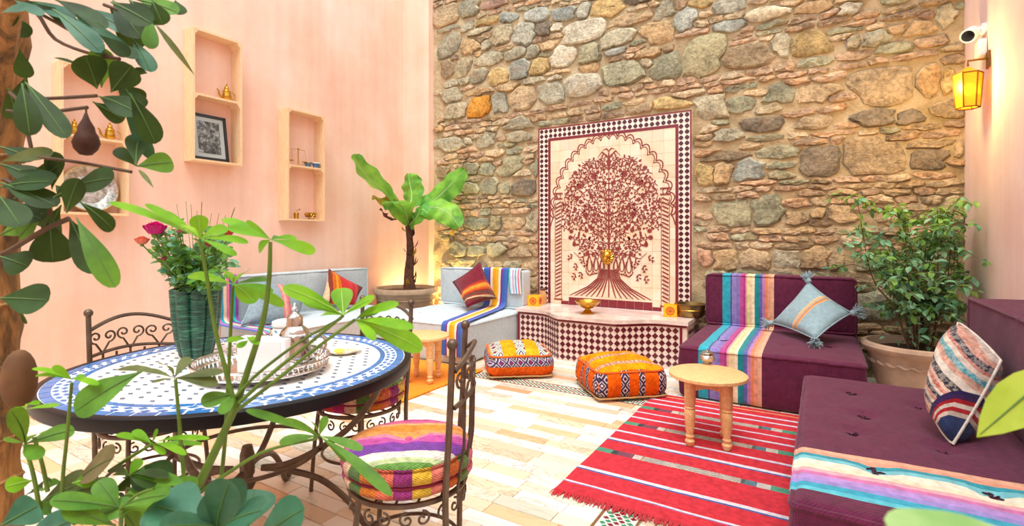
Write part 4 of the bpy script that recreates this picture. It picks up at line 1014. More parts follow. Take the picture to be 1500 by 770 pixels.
def chair(label):
    t=thing('iron_chair',label,'chair',(0,0,0),0,'wrought iron chairs around the mosaic table')
    r=.205; SZ=.432
    b=MB(); b.tube([(r*math.cos(a),r*math.sin(a),SZ) for a in [i*2*PI/40 for i in range(40)]],.010,8,closed=True)
    for k in range(-2,3): y=k*.07; h=math.sqrt(r*r-y*y); b.tube([(-h,y,SZ),(h,y,SZ)],.005,5)
    b.build('seat_ring',M['iron'],t)
    def bow(u): return -.175-.045*(1-u*u)   # plan of back, u in -1..1
    for s_ in (-1,1):
        b=MB(); b.tube(cat([(s_*.165,-.16,.0),(s_*.17,-.165,.25),(s_*.175,-.16,SZ),(s_*.185,-.175,.70),(s_*.188,-.185,.94)],5),.011,8); b.ball((s_*.188,-.185,.953),.019,8); b.build('back_post',M['iron'],t)
        b=MB(); b.tube(cat([(s_*.155,.13,SZ),(s_*.165,.15,.25),(s_*.175,.165,.0)],5),.010,8); b.build('leg',M['iron'],t)
    def W3(x,z,dy=0): u=max(-1,min(1,x/.188)); return (x,bow(u)-.01+dy-(z-.45)*.02,z)
    b=MB(); b.tube([W3(-.188+.376*i/16,.865+.055*math.sin(PI*i/16)) for i in range(17)],.009,6); b.build('top_rail',M['iron'],t)
    b=MB(); b.tube([W3(-.188+.376*i/16,.745+.02*math.sin(PI*i/16)) for i in range(17)],.008,6); b.build('middle_rail',M['iron'],t)
    for k in range(3):
        cx=-.122+.122*k; top=.03*math.sin(PI*(k+.7)/3.4)
        for s_ in (-1,1):
            b=MB(); pts=[(cx,.752)]+spiral(cx+s_*.030,.822+top*.5,.030,-PI/2 if s_>0 else -PI/2,1.25,20,s_); b.tube([W3(p[0],p[1]) for p in pts],.0048,5); b.build('scroll',M['iron'],t)
    for k in range(5):
        x=-.12+.06*k; b=MB(); b.tube([W3(x,.75),W3(x,.6),(x*.95,bow(x/.188)+.012,SZ)],.0055,5); b.build('back_bar',M['iron'],t)
    # apron scrolls, lower ring
    for k in range(10):
        a=2*PI*(k+.5)/10; b=MB()
        for s_ in (-1,1):
            pts=spiral(s_*.026,-.045,.026,PI/2,1.2,16,-s_); b.tube([((r+.0)*math.cos(a+x/r),(r)*math.sin(a+x/r),SZ-.01+zz+.008) for x,zz in pts],.0042,5)
        b.build('apron_scroll',M['iron'],t)
    b=MB(); b.tube([(.185*math.cos(a),.185*math.sin(a),.20) for a in [i*2*PI/36 for i in range(36)]],.007,6,closed=True); b.build('stretcher',M['iron'],t)
    # cushion
    b=MB(); prof=[(.0,.448),(.14,.446),(.200,.450),(.224,.466),(.226,.482),(.213,.492),(.208,.495),(.226,.506),(.230,.526),(.222,.542),(.214,.547),(.222,.552),(.212,.565),(.17,.580),(.08,.590),(0,.586)]
    vs=MB(); vs.lathe(prof,48,fn=lambda a,z:1+.022*abs(math.sin(a*9))+.01*math.sin(a*3+z*40),cap=False)
    tp=[(.0,0)]+[(.11*math.cos(a),.11*math.sin(a)) for a in [i*PI*2/6 for i in range(6)]]
    vs.v=[(x,y,z-(sum(.020*math.exp(-((x-p)**2+(y-q)**2)/.0006) for p,q in tp) if z>.55 else 0)) for x,y,z in vs.v]
    c=vs.build('seat_cushion',M['cush'],t,angle=180)
    b=MB(); b.tube([(.214*(1+.02*abs(math.sin(a*9)))*math.cos(a),.214*(1+.02*abs(math.sin(a*9)))*math.sin(a),.4935) for a in [i*2*PI/72 for i in range(72)]],.006,5,closed=True); b.build('cushion_seam',simple('dark_red_cord','8a2a4a',.9),c)
    b=MB()
    for p,q in tp: b.ball((p,q,.571),.014,6,sc=(1,1,.5))
    b.build('buttons',M['cushbtn'],c)
    return t
def put_chair(c,seat,back): # seat centre, direction of back
    a=math.atan2(back[1],back[0])+PI/2; c.location=(seat[0],seat[1],0); c.rotation_euler=(0,0,a); return c
c1=chair('iron chair at the near right of the round table, its whole rainbow cushion in view')
put_chair(c1,(-1.28,1.385),(.86,.5))
def more(label,seat,back): c=copy_tree(c1); c['label']=label; put_chair(c,seat,back); return c
more('iron chair on the far side of the round table, scrolled back behind the leaf cluster',(-2.06,1.86),(.02,1))
more('iron chair left of the round table with its arched scroll back against the pink wall',(-2.70,1.18),(-1,.0))
# ================================================================ THINGS ON THE TABLE
def on_tray(p,rm):
    d=V((p.x+1.925,p.y-1.235,0)); k=min(1,rm/max(d.length,1e-4)); return V((-1.925+d.x*k,1.235+d.y*k,p.z))
def T(px,py,z=TZ+.001): p=onz(px,py,z); return V((p.x,p.y,z))
# vase
vp=T(288,523); vp=V((-2.44,1.24,TZ+.001))
M['vase']=simple('green_glazed_ceramic','1f5c44',.22,0,.45,9,.5,60,.004)
n=NT('combed_green_glaze'); co=n.coord(); x,y,z=n.sep(co); mp=n.node('ShaderNodeMapping'); n.link(co,mp.inputs[0]); mp.inputs['Scale'].default_value=(6,6,60)
f=n.noise(mp.outputs[0],2.2,4,.6); n.base(n.ramp(f,[(.35,'0e3226'),(.54,'1c5540'),(.7,'4a8a6c')])); n.b.inputs['Roughness'].default_value=.25; n.bump(f,.8,.006); M['vase']=n.m
vase=thing('lobed_vase','tall dark green lobed vase with flowers standing on the mosaic table','vase',vp)
b=MB(); b.lathe([(0,0),(.062,0),(.068,.01),(.085,.08),(.098,.18),(.104,.27),(.106,.305),(.100,.309),(.094,.30),(.085,.20),(.0,.19)],96,fn=lambda a,z:1-.2*(1-abs(math.sin(a*4))**.6),cap=False); b.build('body',M['vase'],vase)
# leaf builder
def leafgeo(b,P0,P1,wd,nrm,curl=.12,fold=.18,shape='ell',nx_=6,mi=0,wav=0):
    P0,P1=V(P0),V(P1); d=P1-P0; L=d.length; 
    if L<1e-5: return
    t=d/L; n_=V(nrm)-t*t.dot(V(nrm)); n_=n_.normalized() if n_.length>1e-4 else t.orthogonal().normalized(); s_=t.cross(n_)
    if shape=='obo': prof=[.03,.12,.26,.44,.62,.79,.92,.99,1.0,.93,.74,.45,.0]; U_=[0,.09,.18,.28,.38,.48,.58,.68,.77,.85,.92,.975,1.0]
    elif shape=='lan': prof=[.0,.55,.9,1.0,.85,.5,.0]; U_=None
    else: prof=[.0,.45,.82,1.0,.95,.66,.0]; U_=None
    m=len(prof)-1; o=len(b.v)
    if U_ is None: U_=[i/m for i in range(m+1)]
    for i,w_ in enumerate(prof):
        u=U_[i]; h=-curl*L*(u*u)+curl*L*.35*math.sin(PI*u)
        c=P0+t*(u*L)+n_*h
        for k in (-1,-.5,0,.5,1):
            ww=w_*wd/2*k; up=fold*abs(ww)+ (wav*L*math.sin(u*14+k)*abs(k) if wav else 0)
            b.v.append(tuple(c+s_*ww+n_*up))
    for i in range(m):
        for k in range(4): a=o+5*i+k; b.f.append((a,a+1,a+6,a+5)); b.m.append(mi)
def leafmat(name,a,b_,rough=.35,tr=.3,vein=None,scale=14):
    n=NT(name); co=n.coord(); f=n.noise(co,scale,4,.6); c=n.ramp(f,[(.32,a),(.68,b_)]); n.base(c); n.b.inputs['Roughness'].default_value=rough+.1; n.b.inputs['Specular IOR Level'].default_value=.28
    n.bump(n.noise(co,scale*5,3),.3,.002)
    trn=n.node('ShaderNodeBsdfTranslucent'); n.link(n.mix(.5,c,'c8e84a'),trn.inputs[0]); mx=n.node('ShaderNodeMixShader'); mx.inputs[0].default_value=tr
    n.link(n.b.outputs[0],mx.inputs[1]); n.link(trn.outputs[0],mx.inputs[2]); n.link(mx.outputs[0],n.out.inputs[0]); return n.m
M['lf_dark']=leafmat('dark_leaf','11280f','2a5020',.5,.10); M['lf_mid']=leafmat('mid_leaf','2f6a26','5f9a34',.42,.28)
M['lf_lime']=leafmat('lime_leaf','4a9a14','86c628',.38,.42); M['lf_blue']=leafmat('blue_green_leaf','1c5040','3f7a60',.35,.10)
M['lf_olive']=leafmat('olive_leaf','47542c','6f7a4c',.5,.15); M['lf_tree']=leafmat('small_tree_leaf','4a9468','aedcba',.38,.3)
M['lf_ban']=leafmat('banana_leaf','2f8a3e','7cc84e',.3,.38,scale=7); M['lf_dry']=leafmat('dry_leaf','8a6a30','d8b040',.6,.3)
M['stem']=simple('green_stem','5c7d2a',.5,0,.3,20); M['stem_brown']=simple('brown_stem','5a4430',.7,0,.3,30,.3)
# bouquet
bq=thing('bouquet','mixed bouquet with a magenta rose and small pink and red blooms in the green vase','flowers',vp+V((0,0,.2)))
vb=vp+V((0,0,.2)); bb=MB(); lb=[MB(),MB()]
def bq_to(px,py,Z): p=onl(px,py,Z); return p-vb
Zv=depth(vp); tips=[]
RQ=random.Random(5)
for k in range(70):
    px=RQ.uniform(222,345); py=RQ.uniform(328,420); Zt=Zv+RQ.uniform(-.16,.16)
    if py>395: px=RQ.uniform(240,328)
    e=bq_to(px,py,Zt); s0=V((e.x*.25,e.y*.25,.03)); P_=cat([s0,(s0+e)*.5+V((0,0,.03)),e],4); bb.tube(P_,.002,4); tips.append(e)
    for q in range(15):
        c=P_[RQ.randrange(3,len(P_))]; d=V((RQ.uniform(-1,1),RQ.uniform(-1,1),RQ.uniform(-.5,.8))).normalized()
        leafgeo(lb[RQ.randrange(2)],c,c+d*RQ.uniform(.03,.055),RQ.uniform(.018,.032),(RQ.uniform(-.4,.4),-.7,.7),.1,.1)
for k in range(16):
    px=RQ.uniform(255,345); e=bq_to(px,RQ.uniform(292,325),Zv+RQ.uniform(-.1,.1)); bb.tube(cat([(0,0,.1),e*.6,e],4),.0011,4)
bb.build('stems',M['stem'],bq,fix=False)
o=lb[0].build('foliage',M['lf_mid'],bq,fix=False); o['kind']='stuff'
o=lb[1].build('foliage_blue_green',leafmat('eucalyptus_leaf','2f6a48','6fa888',.4,.25),bq,fix=False); o['kind']='stuff'
def rose(px,py,r,m,dz=0,name='rose'):
    c=bq_to(px,py,Zv-.12+dz); b=MB()
    for L_ in range(5):
        n_=3+L_*2; rr=r*(.18+.2*L_)
        for k in range(n_):
            a=2*PI*k/n_+L_*.7; d=V((math.cos(a),math.sin(a),0)); p0=c+d*rr*.45-V((0,0,r*.45)); p1=c+d*rr*1.02+V((0,0,r*(.75-.11*L_)))
            leafgeo(b,p0,p1,r*(.7+.14*L_),d+V((0,0,.15)),-.12 if L_<4 else .1,-.3,'obo')
    b.ball(c,r*.42,8)
    b.build(name,m,bq,fix=False)
    b=MB(); b.tube(cat([(0,0,.1),c*.6+V((0,0,.02)),c-V((0,0,r*.5))],5),.0028,5); b.ball(c-V((0,0,r*.5)),r*.3,6); b.build('flower_stalk',M['stem'],bq)
rose(227,336,.048,simple('magenta_petal','d81e86',.6,0,.2,30,transl=.3)); rose(208,353,.030,simple('peach_petal','f0886a',.6,0,.15,30,transl=.3))
rose(335,341,.024,simple('red_petal','c83232',.6,transl=.3)); rose(306,358,.018,simple('dark_red_petal','a03038',.6,transl=.3)); rose(262,338,.02,simple('pink_petal','e08aa0',.6,transl=.3)); rose(240,379,.014,simple('wine_bud','8a2a3a',.6))
# tray
tc=V((-1.925,1.235,TZ+.001)); tray=thing('serving_tray','round silver tray with a pierced gallery rim on the mosaic table','tray',tc)
b=MB(); b.lathe([(0,.024),(.235,.024),(.24,.030),(.243,.030),(.243,.020),(.0,.018)],64,cap=False); b.build('plate',M['silver'],tray)
b=MB(); 
for k in range(72):
    a=2*PI*k/72; b.tube([(.245*math.cos(a),.245*math.sin(a),.026),(.251*math.cos(a+.04),.251*math.sin(a+.04),.054)],.0028,4); b.tube([(.245*math.cos(a+.04),.245*math.sin(a+.04),.026),(.251*math.cos(a),.251*math.sin(a),.054)],.0028,4)
for z,rr,th in ((.026,.246,.004),(.055,.252,.005)): b.tube([(rr*math.cos(a),rr*math.sin(a),z) for a in [i*2*PI/72 for i in range(72)]],th,6,closed=True)
b.build('gallery_rim',M['silver'],tray)
for k in range(3): a=2*PI*k/3+.5; b=MB(); b.lathe([(.012,0),(.016,.004),(.010,.012),(.012,.019)],10,c=(.2*math.cos(a),.2*math.sin(a),0)); b.build('foot',M['silver'],tray)
def teapot(label,loc,s,m,rz,grp=None,name='teapot'):
    t=thing(name,label,'teapot',loc,rz,grp)
    b=MB(); b.lathe([(0,0),(.038,0),(.042,.006),(.036,.012),(.048,.025),(.056,.045),(.056,.065),(.050,.088),(.047,.11),(.047,.122),(.052,.127),(.048,.131)],28,cap=False); b.v=[tuple(q*s for q in v) for v in b.v]; b.build('body',m,t)
    b=MB(); b.lathe([(.049,.128),(.045,.140),(.036,.150),(.028,.156),(.027,.184),(.020,.195),(.010,.200),(.006,.206),(.010,.212),(.012,.219),(.006,.226),(.003,.236),(0,.238)],24,cap=False); b.v=[tuple(q*s for q in v) for v in b.v]; b.build('lid',m,t)
    b=MB(); P_=cat([(.055,0,.045),(.085,0,.055),(.10,0,.085),(.108,0,.118),(.128,0,.138)],5); b.tube([tuple(q*s for q in p) for p in P_],[.016*s*(1-.5*i/len(P_)) for i in range(len(P_))],8); b.build('spout',m,t)
    b=MB(); P_=cat([(-.044,0,.115),(-.075,0,.128),(-.105,0,.11),(-.108,0,.075),(-.085,0,.045),(-.062,0,.045)],5); b.tube([tuple(q*s for q in p) for p in P_],.005*s,6); b.build('handle',m,t)
    return t
M['silver2']=simple('polished_silver','cfcac2',.12,1,.1,12)
teapot('engraved silver teapot with domed lid at the right side of the tray',on_tray(T(445,543,TZ+.026),.172),1.1,M['silver2'],rad(-148))
# white square box on the tray, white porcelain jug behind
wb_=T(381,547,TZ+.026)+V((.0,.02,0)); wx=thing('paper_holder','white square card holder in the middle of the silver tray','box',wb_,rad(20))
M['white']=simple('white_porcelain','f4f4f2',.25,0,.03,20); 
b=MB(); b.rbox(0,0,.068,.205,.05,.135,.004,1,rs=1); b.build('body',M['white'],wx)
b=MB(); b.box(-.085,.085,-.0275,-.0255,.012,.124); b.build('card_face',simple('pale_card','e4ecec',.6),wx,smooth=False)
jl=T(408,527,TZ+.026); jl=V((jl.x-.02,jl.y+.05,TZ+.026)); jg=thing('porcelain_jar','white lidded porcelain jar with blue sprigs behind the card holder on the tray','jar',jl)
n=NT('blue_sprigged_porcelain'); co=n.coord(); f=n.noise(co,42,2,.5); n.base(n.ramp(f,[(.0,'5a86b8'),(.36,'7aa0c8'),(.40,'f4f4f0')])); n.b.inputs['Roughness'].default_value=.2
b=MB(); b.lathe([(0,0),(.05,0),(.054,.006),(.055,.12),(.050,.135),(.046,.138)],28,cap=False); b.build('body',n.m,jg)
b=MB(); b.lathe([(.056,.136),(.058,.142),(.056,.156),(.04,.162),(0,.163)],28,cap=False); b.build('lid',M['white'],jg)
b=MB(); b.tube(cat([(-.052,-.01,.12),(-.085,-.015,.11),(-.09,-.015,.075),(-.07,-.012,.04),(-.052,-.01,.03)],5),.0055,6); b.build('handle',M['silver2'],jg)
M['glass']=NT('clear_glass'); g=M['glass']; g.b.inputs['Transmission Weight'].default_value=1; g.b.inputs['Roughness'].default_value=.02; g.b.inputs['IOR'].default_value=1.3; g.base('f6faf8'); M['glass']=g.m
for k,(px,py) in enumerate(((468,538),(470,520))):
    t=thing('tea_glass',('clear tea glass in a silver holder nearest the teapot handle','clear tea glass at the right rim of the tray')[k],'glass',on_tray(T(px,py,TZ+.0255),.185+.0*k),0,'tea glasses on the tray')
    b=MB(); b.lathe([(0,.002),(.024,.002),(.026,.01),(.024,.03),(.031,.075),(.029,.075),(.022,.03),(.022,.008),(0,.006)],20,cap=False); b.build('glass_body',M['glass'],t)
    b=MB(); b.lathe([(.0,0),(.028,0),(.028,.004),(.026,.012),(.027,.02),(.029,.02),(.029,.03),(.0265,.03)],20,cap=False); b.tube(cat([(.028,0,.024),(.05,0,.03),(.055,0,.055),(.031,0,.066)],4),.002,5); b.build('holder',M['silver'],t)
pl=thing('octagonal_plate','small cream octagonal plate holding yellow sweets right of the tray','plate',T(503,516,TZ+.001),.3)
b=MB(); b.lathe([(0,.006),(.05,.006),(.082,.020),(.086,.020),(.084,.015),(.055,0),(0,0)],8,cap=False); b.build('dish',simple('cream_ceramic','f0e6d4',.3,0,.05,20),pl,smooth=False)
tag(place(MB().ball((0,0,0),.022,8,sc=(1.3,1,.55)).build('lemon_slice',simple('yellow_fruit','e8d24a',.5,0,.1,30)),T(497,514,TZ+.021)),'yellow slice of fruit lying on the octagonal plate','food')
tag(place(MB().ball((0,0,0),.020,8,sc=(1.5,.9,.5)).build('pastry',simple('pale_pastry','ead6a8',.7,0,.1,30,.3)),T(514,512,TZ+.021)),'pale pastry at the right edge of the octagonal plate','food')
# ================================================================ LOW WOODEN TABLES
def low_table(label,loc,R_,H,sq,rz):
    t=thing('low_table',label,'table',loc,rz,'low round wooden tables')
    b=MB(); b.lathe([(0,H-.028),(R_-.008,H-.028),(R_,H-.022),(R_,H-.006),(R_-.008,H),(0,H)],56,cap=False); b.build('tabletop',M['lightwood'],t)
    for k in range(4):
        a=PI/4+k*PI/2; ca,sa=math.cos(a),math.sin(a)
        b=MB(); q=sq*.72; b.lathe([(.020,0),(.026,.01),(.030,.03),(.020,.045),(.026,.055),(.026,.062),(.020,.07),(.028,.12),(.032,.18),(.033,.22),(.027,.228),(.033,.236),(.027,.246),(.033,.254),(.034,H-.03)],16,c=(sq*ca,sq*sa,0)); b.build('leg',M['lightwood'],t)
    # aprons with curved lower edge
    for k in range(4):
        a=k*PI/2; d=sq*math.cos(PI/4); b=MB(); n_=10
        top=[(-d+2*d*i/n_,H-.03) for i in range(n_+1)]; bot=[(d-2*d*i/n_,H-.105+.03*math.sin(PI*i/n_)) for i in range(n_+1)]
        b.prism(top+bot,-d-.010,-d+.010,M=Matrix.Rotation(a,4,'Z')); b.build('apron',M['lightwood'],t,smooth=False)
    return t
low_table('low round pale-wood table with turned legs standing on the red kilim',(-.615,3.40,.013),.235,.435,.15,rad(12))
low_table('low round wooden table on the orange rug, partly behind the iron chair',(-3.08,3.52,.0165),.235,.41,.15,rad(20))
sp=onz(1036,532,.449); sb=thing('sugar_bowl','small silver lidded bowl on the pale-wood table over the kilim','bowl',(sp.x,sp.y,.449))
b=MB(); b.lathe([(0,0),(.028,0),(.030,.006),(.026,.01),(.042,.022),(.050,.038),(.044,.054),(.036,.060),(.040,.066)],28,cap=False,fn=lambda a,z:1+.03*abs(math.sin(7*a))); b.build('body',M['silver2'],sb)
b=MB(); b.lathe([(.041,.066),(.040,.072),(.028,.080),(.010,.084),(.008,.089),(.010,.094),(0,.098)],24,cap=False); b.build('lid',M['silver2'],sb)
# ================================================================ THINGS ON THE BENCH
M['lamp_o']=simple('orange_glass_box','f29a18',.4,0,.15,20)
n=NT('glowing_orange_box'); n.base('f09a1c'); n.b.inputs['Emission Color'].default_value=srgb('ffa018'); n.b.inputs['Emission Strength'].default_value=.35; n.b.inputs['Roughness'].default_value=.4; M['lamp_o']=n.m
def lantern(label,loc,rz,tall=False):
    t=thing('candle_lantern',label,'candle holder',loc,rz,'orange candle lanterns on the bench')
    S=.135; H=.125
    b=MB()
    for (x0,x1,y0,y1) in ((-S/2,-S/2+.012,-S/2,S/2),(S/2-.012,S/2,-S/2,S/2),(-S/2,S/2,-S/2,-S/2+.012),(-S/2,S/2,S/2-.012,S/2)): b.box(x0,x1,y0,y1,.0,H)
    b.box(-S/2,S/2,-S/2,S/2,0,.012); b.build('box',M['lamp_o'],t,smooth=False)
    for k in range(2):
        Mx=Matrix.Rotation(k*PI/2,4,'Z') if k==0 else Matrix.Rotation(PI/2,4,'Z')
        b=MB()
        for r_ in (.040,.026): b.tube([(r_*math.cos(a),-S/2-.001,H/2+r_*math.sin(a)) for a in [i*2*PI/24 for i in range(24)]],.006 if r_>.03 else .004,5,closed=True)
        b.ball((0,-S/2,H/2),.018,8,sc=(1,.3,1)); b.v=[tuple(Mx@V(v)) for v in b.v]; b.build('round_motif',simple('rust_motif','b8521c',.6),t)
    return t
L1=onz(780,447,.476); lantern('orange box lantern with a round motif at the left end of the bench',(L1.x+.035,L1.y-.0,.476),rad(8))
L2=onz(979,464,.476); lantern('orange box lantern with a round motif at the right end of the bench',(L2.x,L2.y+.07,.476),rad(15))
cp=onz(784,440,.476); t=thing('cork_bottle','small tan stoppered jar behind the left orange lantern','jar',(-2.965,5.62,.476))
b=MB(); b.lathe([(0,0),(.05,0),(.055,.05),(.05,.12),(.035,.15),(.030,.17)],20,cap=False); b.build('body',simple('tan_clay','b88a5a',.7,0,.2,20),t); b=MB(); b.lathe([(.032,.17),(.034,.19),(.02,.2),(0,.2)],16,cap=False); b.build('stopper',simple('dark_cork','5a4030',.9),t)
q=onz(857,460,.476); t=thing('brass_bowl','footed brass bowl with scalloped rim in the middle of the bench top','bowl',(q.x,q.y+.07,.476))
b=MB(); b.lathe([(0,0),(.075,0),(.078,.008),(.050,.020),(.028,.045),(.030,.055)],28,cap=False); b.build('foot',M['brass'],t)
b=MB(); b.lathe([(.028,.053),(.06,.064),(.105,.095),(.135,.135),(.130,.137),(.10,.102),(.055,.074),(0,.066)],40,cap=False,fn=lambda a,z:1+(.05*max(0,z-.08)/.05)*abs(math.sin(a*5))); b.build('bowl',M['brass'],t)
q=onz(1003,463,.476); t=thing('metal_basin','dull brass basin with rolled rim behind the right orange lantern','basin',(q.x+.05,5.54,.476))
b=MB(); b.lathe([(0,0),(.12,0),(.135,.02),(.145,.08),(.15,.12),(.163,.128),(.163,.136),(.146,.136),(.135,.1),(.12,.02),(0,.012)],36,cap=False); b.build('body',simple('aged_brass','8a7448',.38,.9,.3,14),t)
b=MB(); b.tube([(.146*math.cos(a),.146*math.sin(a),.075) for a in [i*2*PI/36 for i in range(36)]],.004,5,closed=True); b.build('raised_band',M['brass'],t)
# ================================================================ WALL CRATES
def crate(label,y0,y1,z0,z1,zm,loc_x=XL):
    D=.17; th=.02; c=(XL+.002,(y0+y1)/2,z0); t=thing('crate_shelf',label,'shelf',c,0,'pine crate shelves on the pink wall'); W=y1-y0; H=z1-z0
    def part(nm,*a): b=MB(); b.box(*a); b.build(nm,M['pine'],t,smooth=False)
    part('side_board',0,D,-W/2,-W/2+th,0,H); part('side_board',0,D,W/2-th,W/2,0,H)
    part('top_board',0,D-.002,-W/2+th,W/2-th,H-th,H); part('bottom_board',0,D-.002,-W/2+th,W/2-th,0,th); part('shelf_board',0,D-.004,-W/2+th,W/2-th,zm-z0-th/2,zm-z0+th/2)
    for y in (-1,1):
        for z in (H-th,zm-z0-th/2):
            b=MB(); yy=y*(W/2-th); b.prism([(yy,z),(yy-y*.035,z),(yy,z-.045)],.0,D-.004,plane='yz'); b.build('corner_block',M['pine'],t,smooth=False)
    return t,zm+th/2,z0+th
s1,zs1,zb1=crate('upper pine crate shelf holding a brass pot above a framed photograph',2.60,3.09,2.05,3.34,2.70)
s2,zs2,zb2=crate('leftmost pine crate shelf behind the tree leaves holding two brass pots and a round plate',1.60,2.07,1.49,2.72,2.13)
s3,zs3,zb3=crate('lowest and rightmost pine crate shelf holding scales and small trinkets',3.62,4.13,1.50,2.78,2.13)
def dallah(label,px,py,zz,s,grp,flip=0):
    p=onx(px,py,XL+.09); return teapot(label,(XL+.09,p.y,zz+.001),s,M['brass'],PI/2+PI*flip,grp,'brass_pot')
dallah('long-spouted brass pot on the shelf board above the framed photograph',332,140,zs1,.78,'brass pots',1)
dallah('left brass pot on the leftmost crate shelf, nearer the tree trunk',109,190,zs2,.60,'brass pots',0); dallah('right brass pot on the leftmost crate shelf beside the hanging brown pod',161,195,zs2,.68,'brass pots',1)
# framed photograph
pc=onx(311,196,XL+.09); fr_=thing('framed_photograph','black-framed black and white crowd photograph leaning in the upper crate shelf','picture',(XL+.115,pc.y-.03,zb1+.001)); fr_.rotation_euler=(0,rad(-9),0)
w_,h_=.36,.47
def fbox(nm,m,x0,x1,y0,y1,z0,z1): b=MB(); b.box(x0,x1,y0,y1,z0,z1); b.build(nm,m,fr_,smooth=False)
blk=simple('black_frame','1c1c1e',.35)
b=MB(); 
for a in ((-w_/2,-w_/2+.028,0,h_),(w_/2-.028,w_/2,0,h_),(-w_/2,w_/2,0,.028),(-w_/2,w_/2,h_-.028,h_)): b.box(0,.02,a[0],a[1],a[2],a[3])
b.build('frame',blk,fr_,smooth=False)
fbox('mat_board',simple('white_mat','e8ecec',.7),.002,.008,-w_/2+.02,w_/2-.02,.02,h_-.02)
n=NT('crowd_photograph'); co=n.coord(); f=n.noise(co,17,6,.75); n.base(n.ramp(f,[(.38,'1c1c1e'),(.5,'77777a'),(.62,'e0e0e0')])); n.b.inputs['Roughness'].default_value=.4
fbox('print',n.m,.008,.010,-w_/2+.07,w_/2-.07,.07,h_-.07)
fbox('glass',M['glass'],.013,.0145,-w_/2+.026,w_/2-.026,.026,h_-.026)
# round silver plate in left crate
pc=onx(138,262,XL+.09); t=thing('round_plate','large engraved silver plate standing in the lower half of the leftmost crate','plate',(XL+.075,1.835,zb2+.001)); t.rotation_euler=(0,rad(-10),0)
n=NT('embossed_silver'); co=n.coord(); f=n.noise(co,24,4,.6); n.base(n.ramp(f,[(.35,'8a8880'),(.65,'dcdad2')])); n.b.inputs['Metallic'].default_value=.9; n.b.inputs['Roughness'].default_value=.3; n.bump(f,.8,.006)
Mx=Matrix.Translation((0,0,.205))@Matrix.Rotation(PI/2,4,'Y')
b=MB(); b.lathe([(0,.0),(.12,.0),(.13,.01),(.195,.018),(.2,.022),(.2,.028),(.128,.020),(.118,.010),(0,.008)],48,M=Mx,cap=False); b.build('dish',n.m,t)
b=MB(); b.tube([(-.0,.197*math.cos(a),.205+.197*math.sin(a)) for a in [i*2*PI/48 for i in range(48)]],.006,6,closed=True); b.v=[(x+.024,y,z) for x,y,z in b.v]; b.build('rim',simple('brass_edge','c8a860',.3,1),t)
# scales and trinkets
def xy(px): return onx(px,240,XL+.09).y
t=thing('balance_scales','small brass balance scales on the middle board of the rightmost crate','scales',(XL+.09,xy(440)-.03,zs3+.001))
b=MB(); b.lathe([(0,0),(.04,0),(.04,.008),(.01,.02),(.006,.03),(.006,.20),(.012,.21),(0,.215)],16,cap=False); b.build('stand',M['brass'],t)
b=MB(); b.tube([(0,-.09,.19),(0,0,.20),(0,.09,.19)],.004,5); b.build('beam',M['brass'],t)
for s_ in (-1,1):
    b=MB(); 
    for k in range(3): a=2*PI*k/3; b.tube([(0,s_*.09,.19),(.03*math.cos(a),s_*.09+.03*math.sin(a),.06)],.0012,4)
    b.lathe([(0,.05),(.02,.052),(.032,.062)],16,c=(0,s_*.09,0),cap=False); b.build('pan',M['brass'],t)
for k,(px,col,lab) in enumerate(((452,'5a7a9a','small blue-rimmed bowl beside the brass scales'),(464,'4a78a8','small blue and white pot at the right end of the crate board'))):
    t=thing('small_bowl',lab,'bowl',(XL+.08+.02*k,xy(px)+.0-.02*k,zs3+.001),0,'small bowls in the rightmost crate')
    b=MB(); b.lathe([(0,0),(.025,0),(.035,.03),(.048,.06),(.044,.062),(.03,.03),(0,.01)],20,cap=False); b.build('body',simple('blue_pot_%d'%k,col,.3,0,.4,40),t)
    b=MB(); b.tube([(.046*math.cos(a),.046*math.sin(a),.061) for a in [i*2*PI/20 for i in range(20)]],.004,5,closed=True); b.build('rim',M['brass'] if k==0 else M['white'],t)
t=thing('brass_mill','small brass coffee grinder with crank lying at the left in the rightmost crate bottom','ornament',(XL+.09,xy(434),zb3+.001))
b=MB(); b.lathe([(0,0),(.03,0),(.025,.02),(.03,.06),(.022,.075),(0,.08)],16,cap=False); b.build('body',M['brass'],t)
b=MB(); b.tube([(0,0,.08),(0,0,.10),(0,.045,.105)],.004,5); b.ball((0,.045,.115),.010,6); b.build('crank',M['brass'],t)
t=thing('brass_cannon','small brass wheeled cannon ornament in the bottom of the rightmost crate','ornament',(XL+.09,xy(456),zb3+.001))
b=MB(); Mx=Matrix.Translation((0,-.08,.055))@Matrix.Rotation(-PI/2+.1,4,'X'); b.lathe([(0,0),(.022,0),(.024,.03),(.018,.10),(.015,.14),(.019,.15),(0,.15)],14,M=Mx,cap=False); b.build('barrel',M['brass'],t)
for s_ in (-1,1):
    b=MB(); b.tube([(s_*.03,.03*math.cos(a)+.0,.035+.03*math.sin(a)) for a in [i*2*PI/16 for i in range(16)]],.005,5,closed=True)
    for k in range(4): a=PI*k/4; b.tube([(s_*.03,-.03*math.cos(a),.035-.03*math.sin(a)),(s_*.03,.03*math.cos(a),.035+.03*math.sin(a))],.0025,4)
    b.build('wheel',M['brass'],t)
b=MB(); b.box(-.02,.02,-.07,.05,.028,.042); b.build('carriage',simple('dark_wood','6a4426',.6),t,smooth=False)
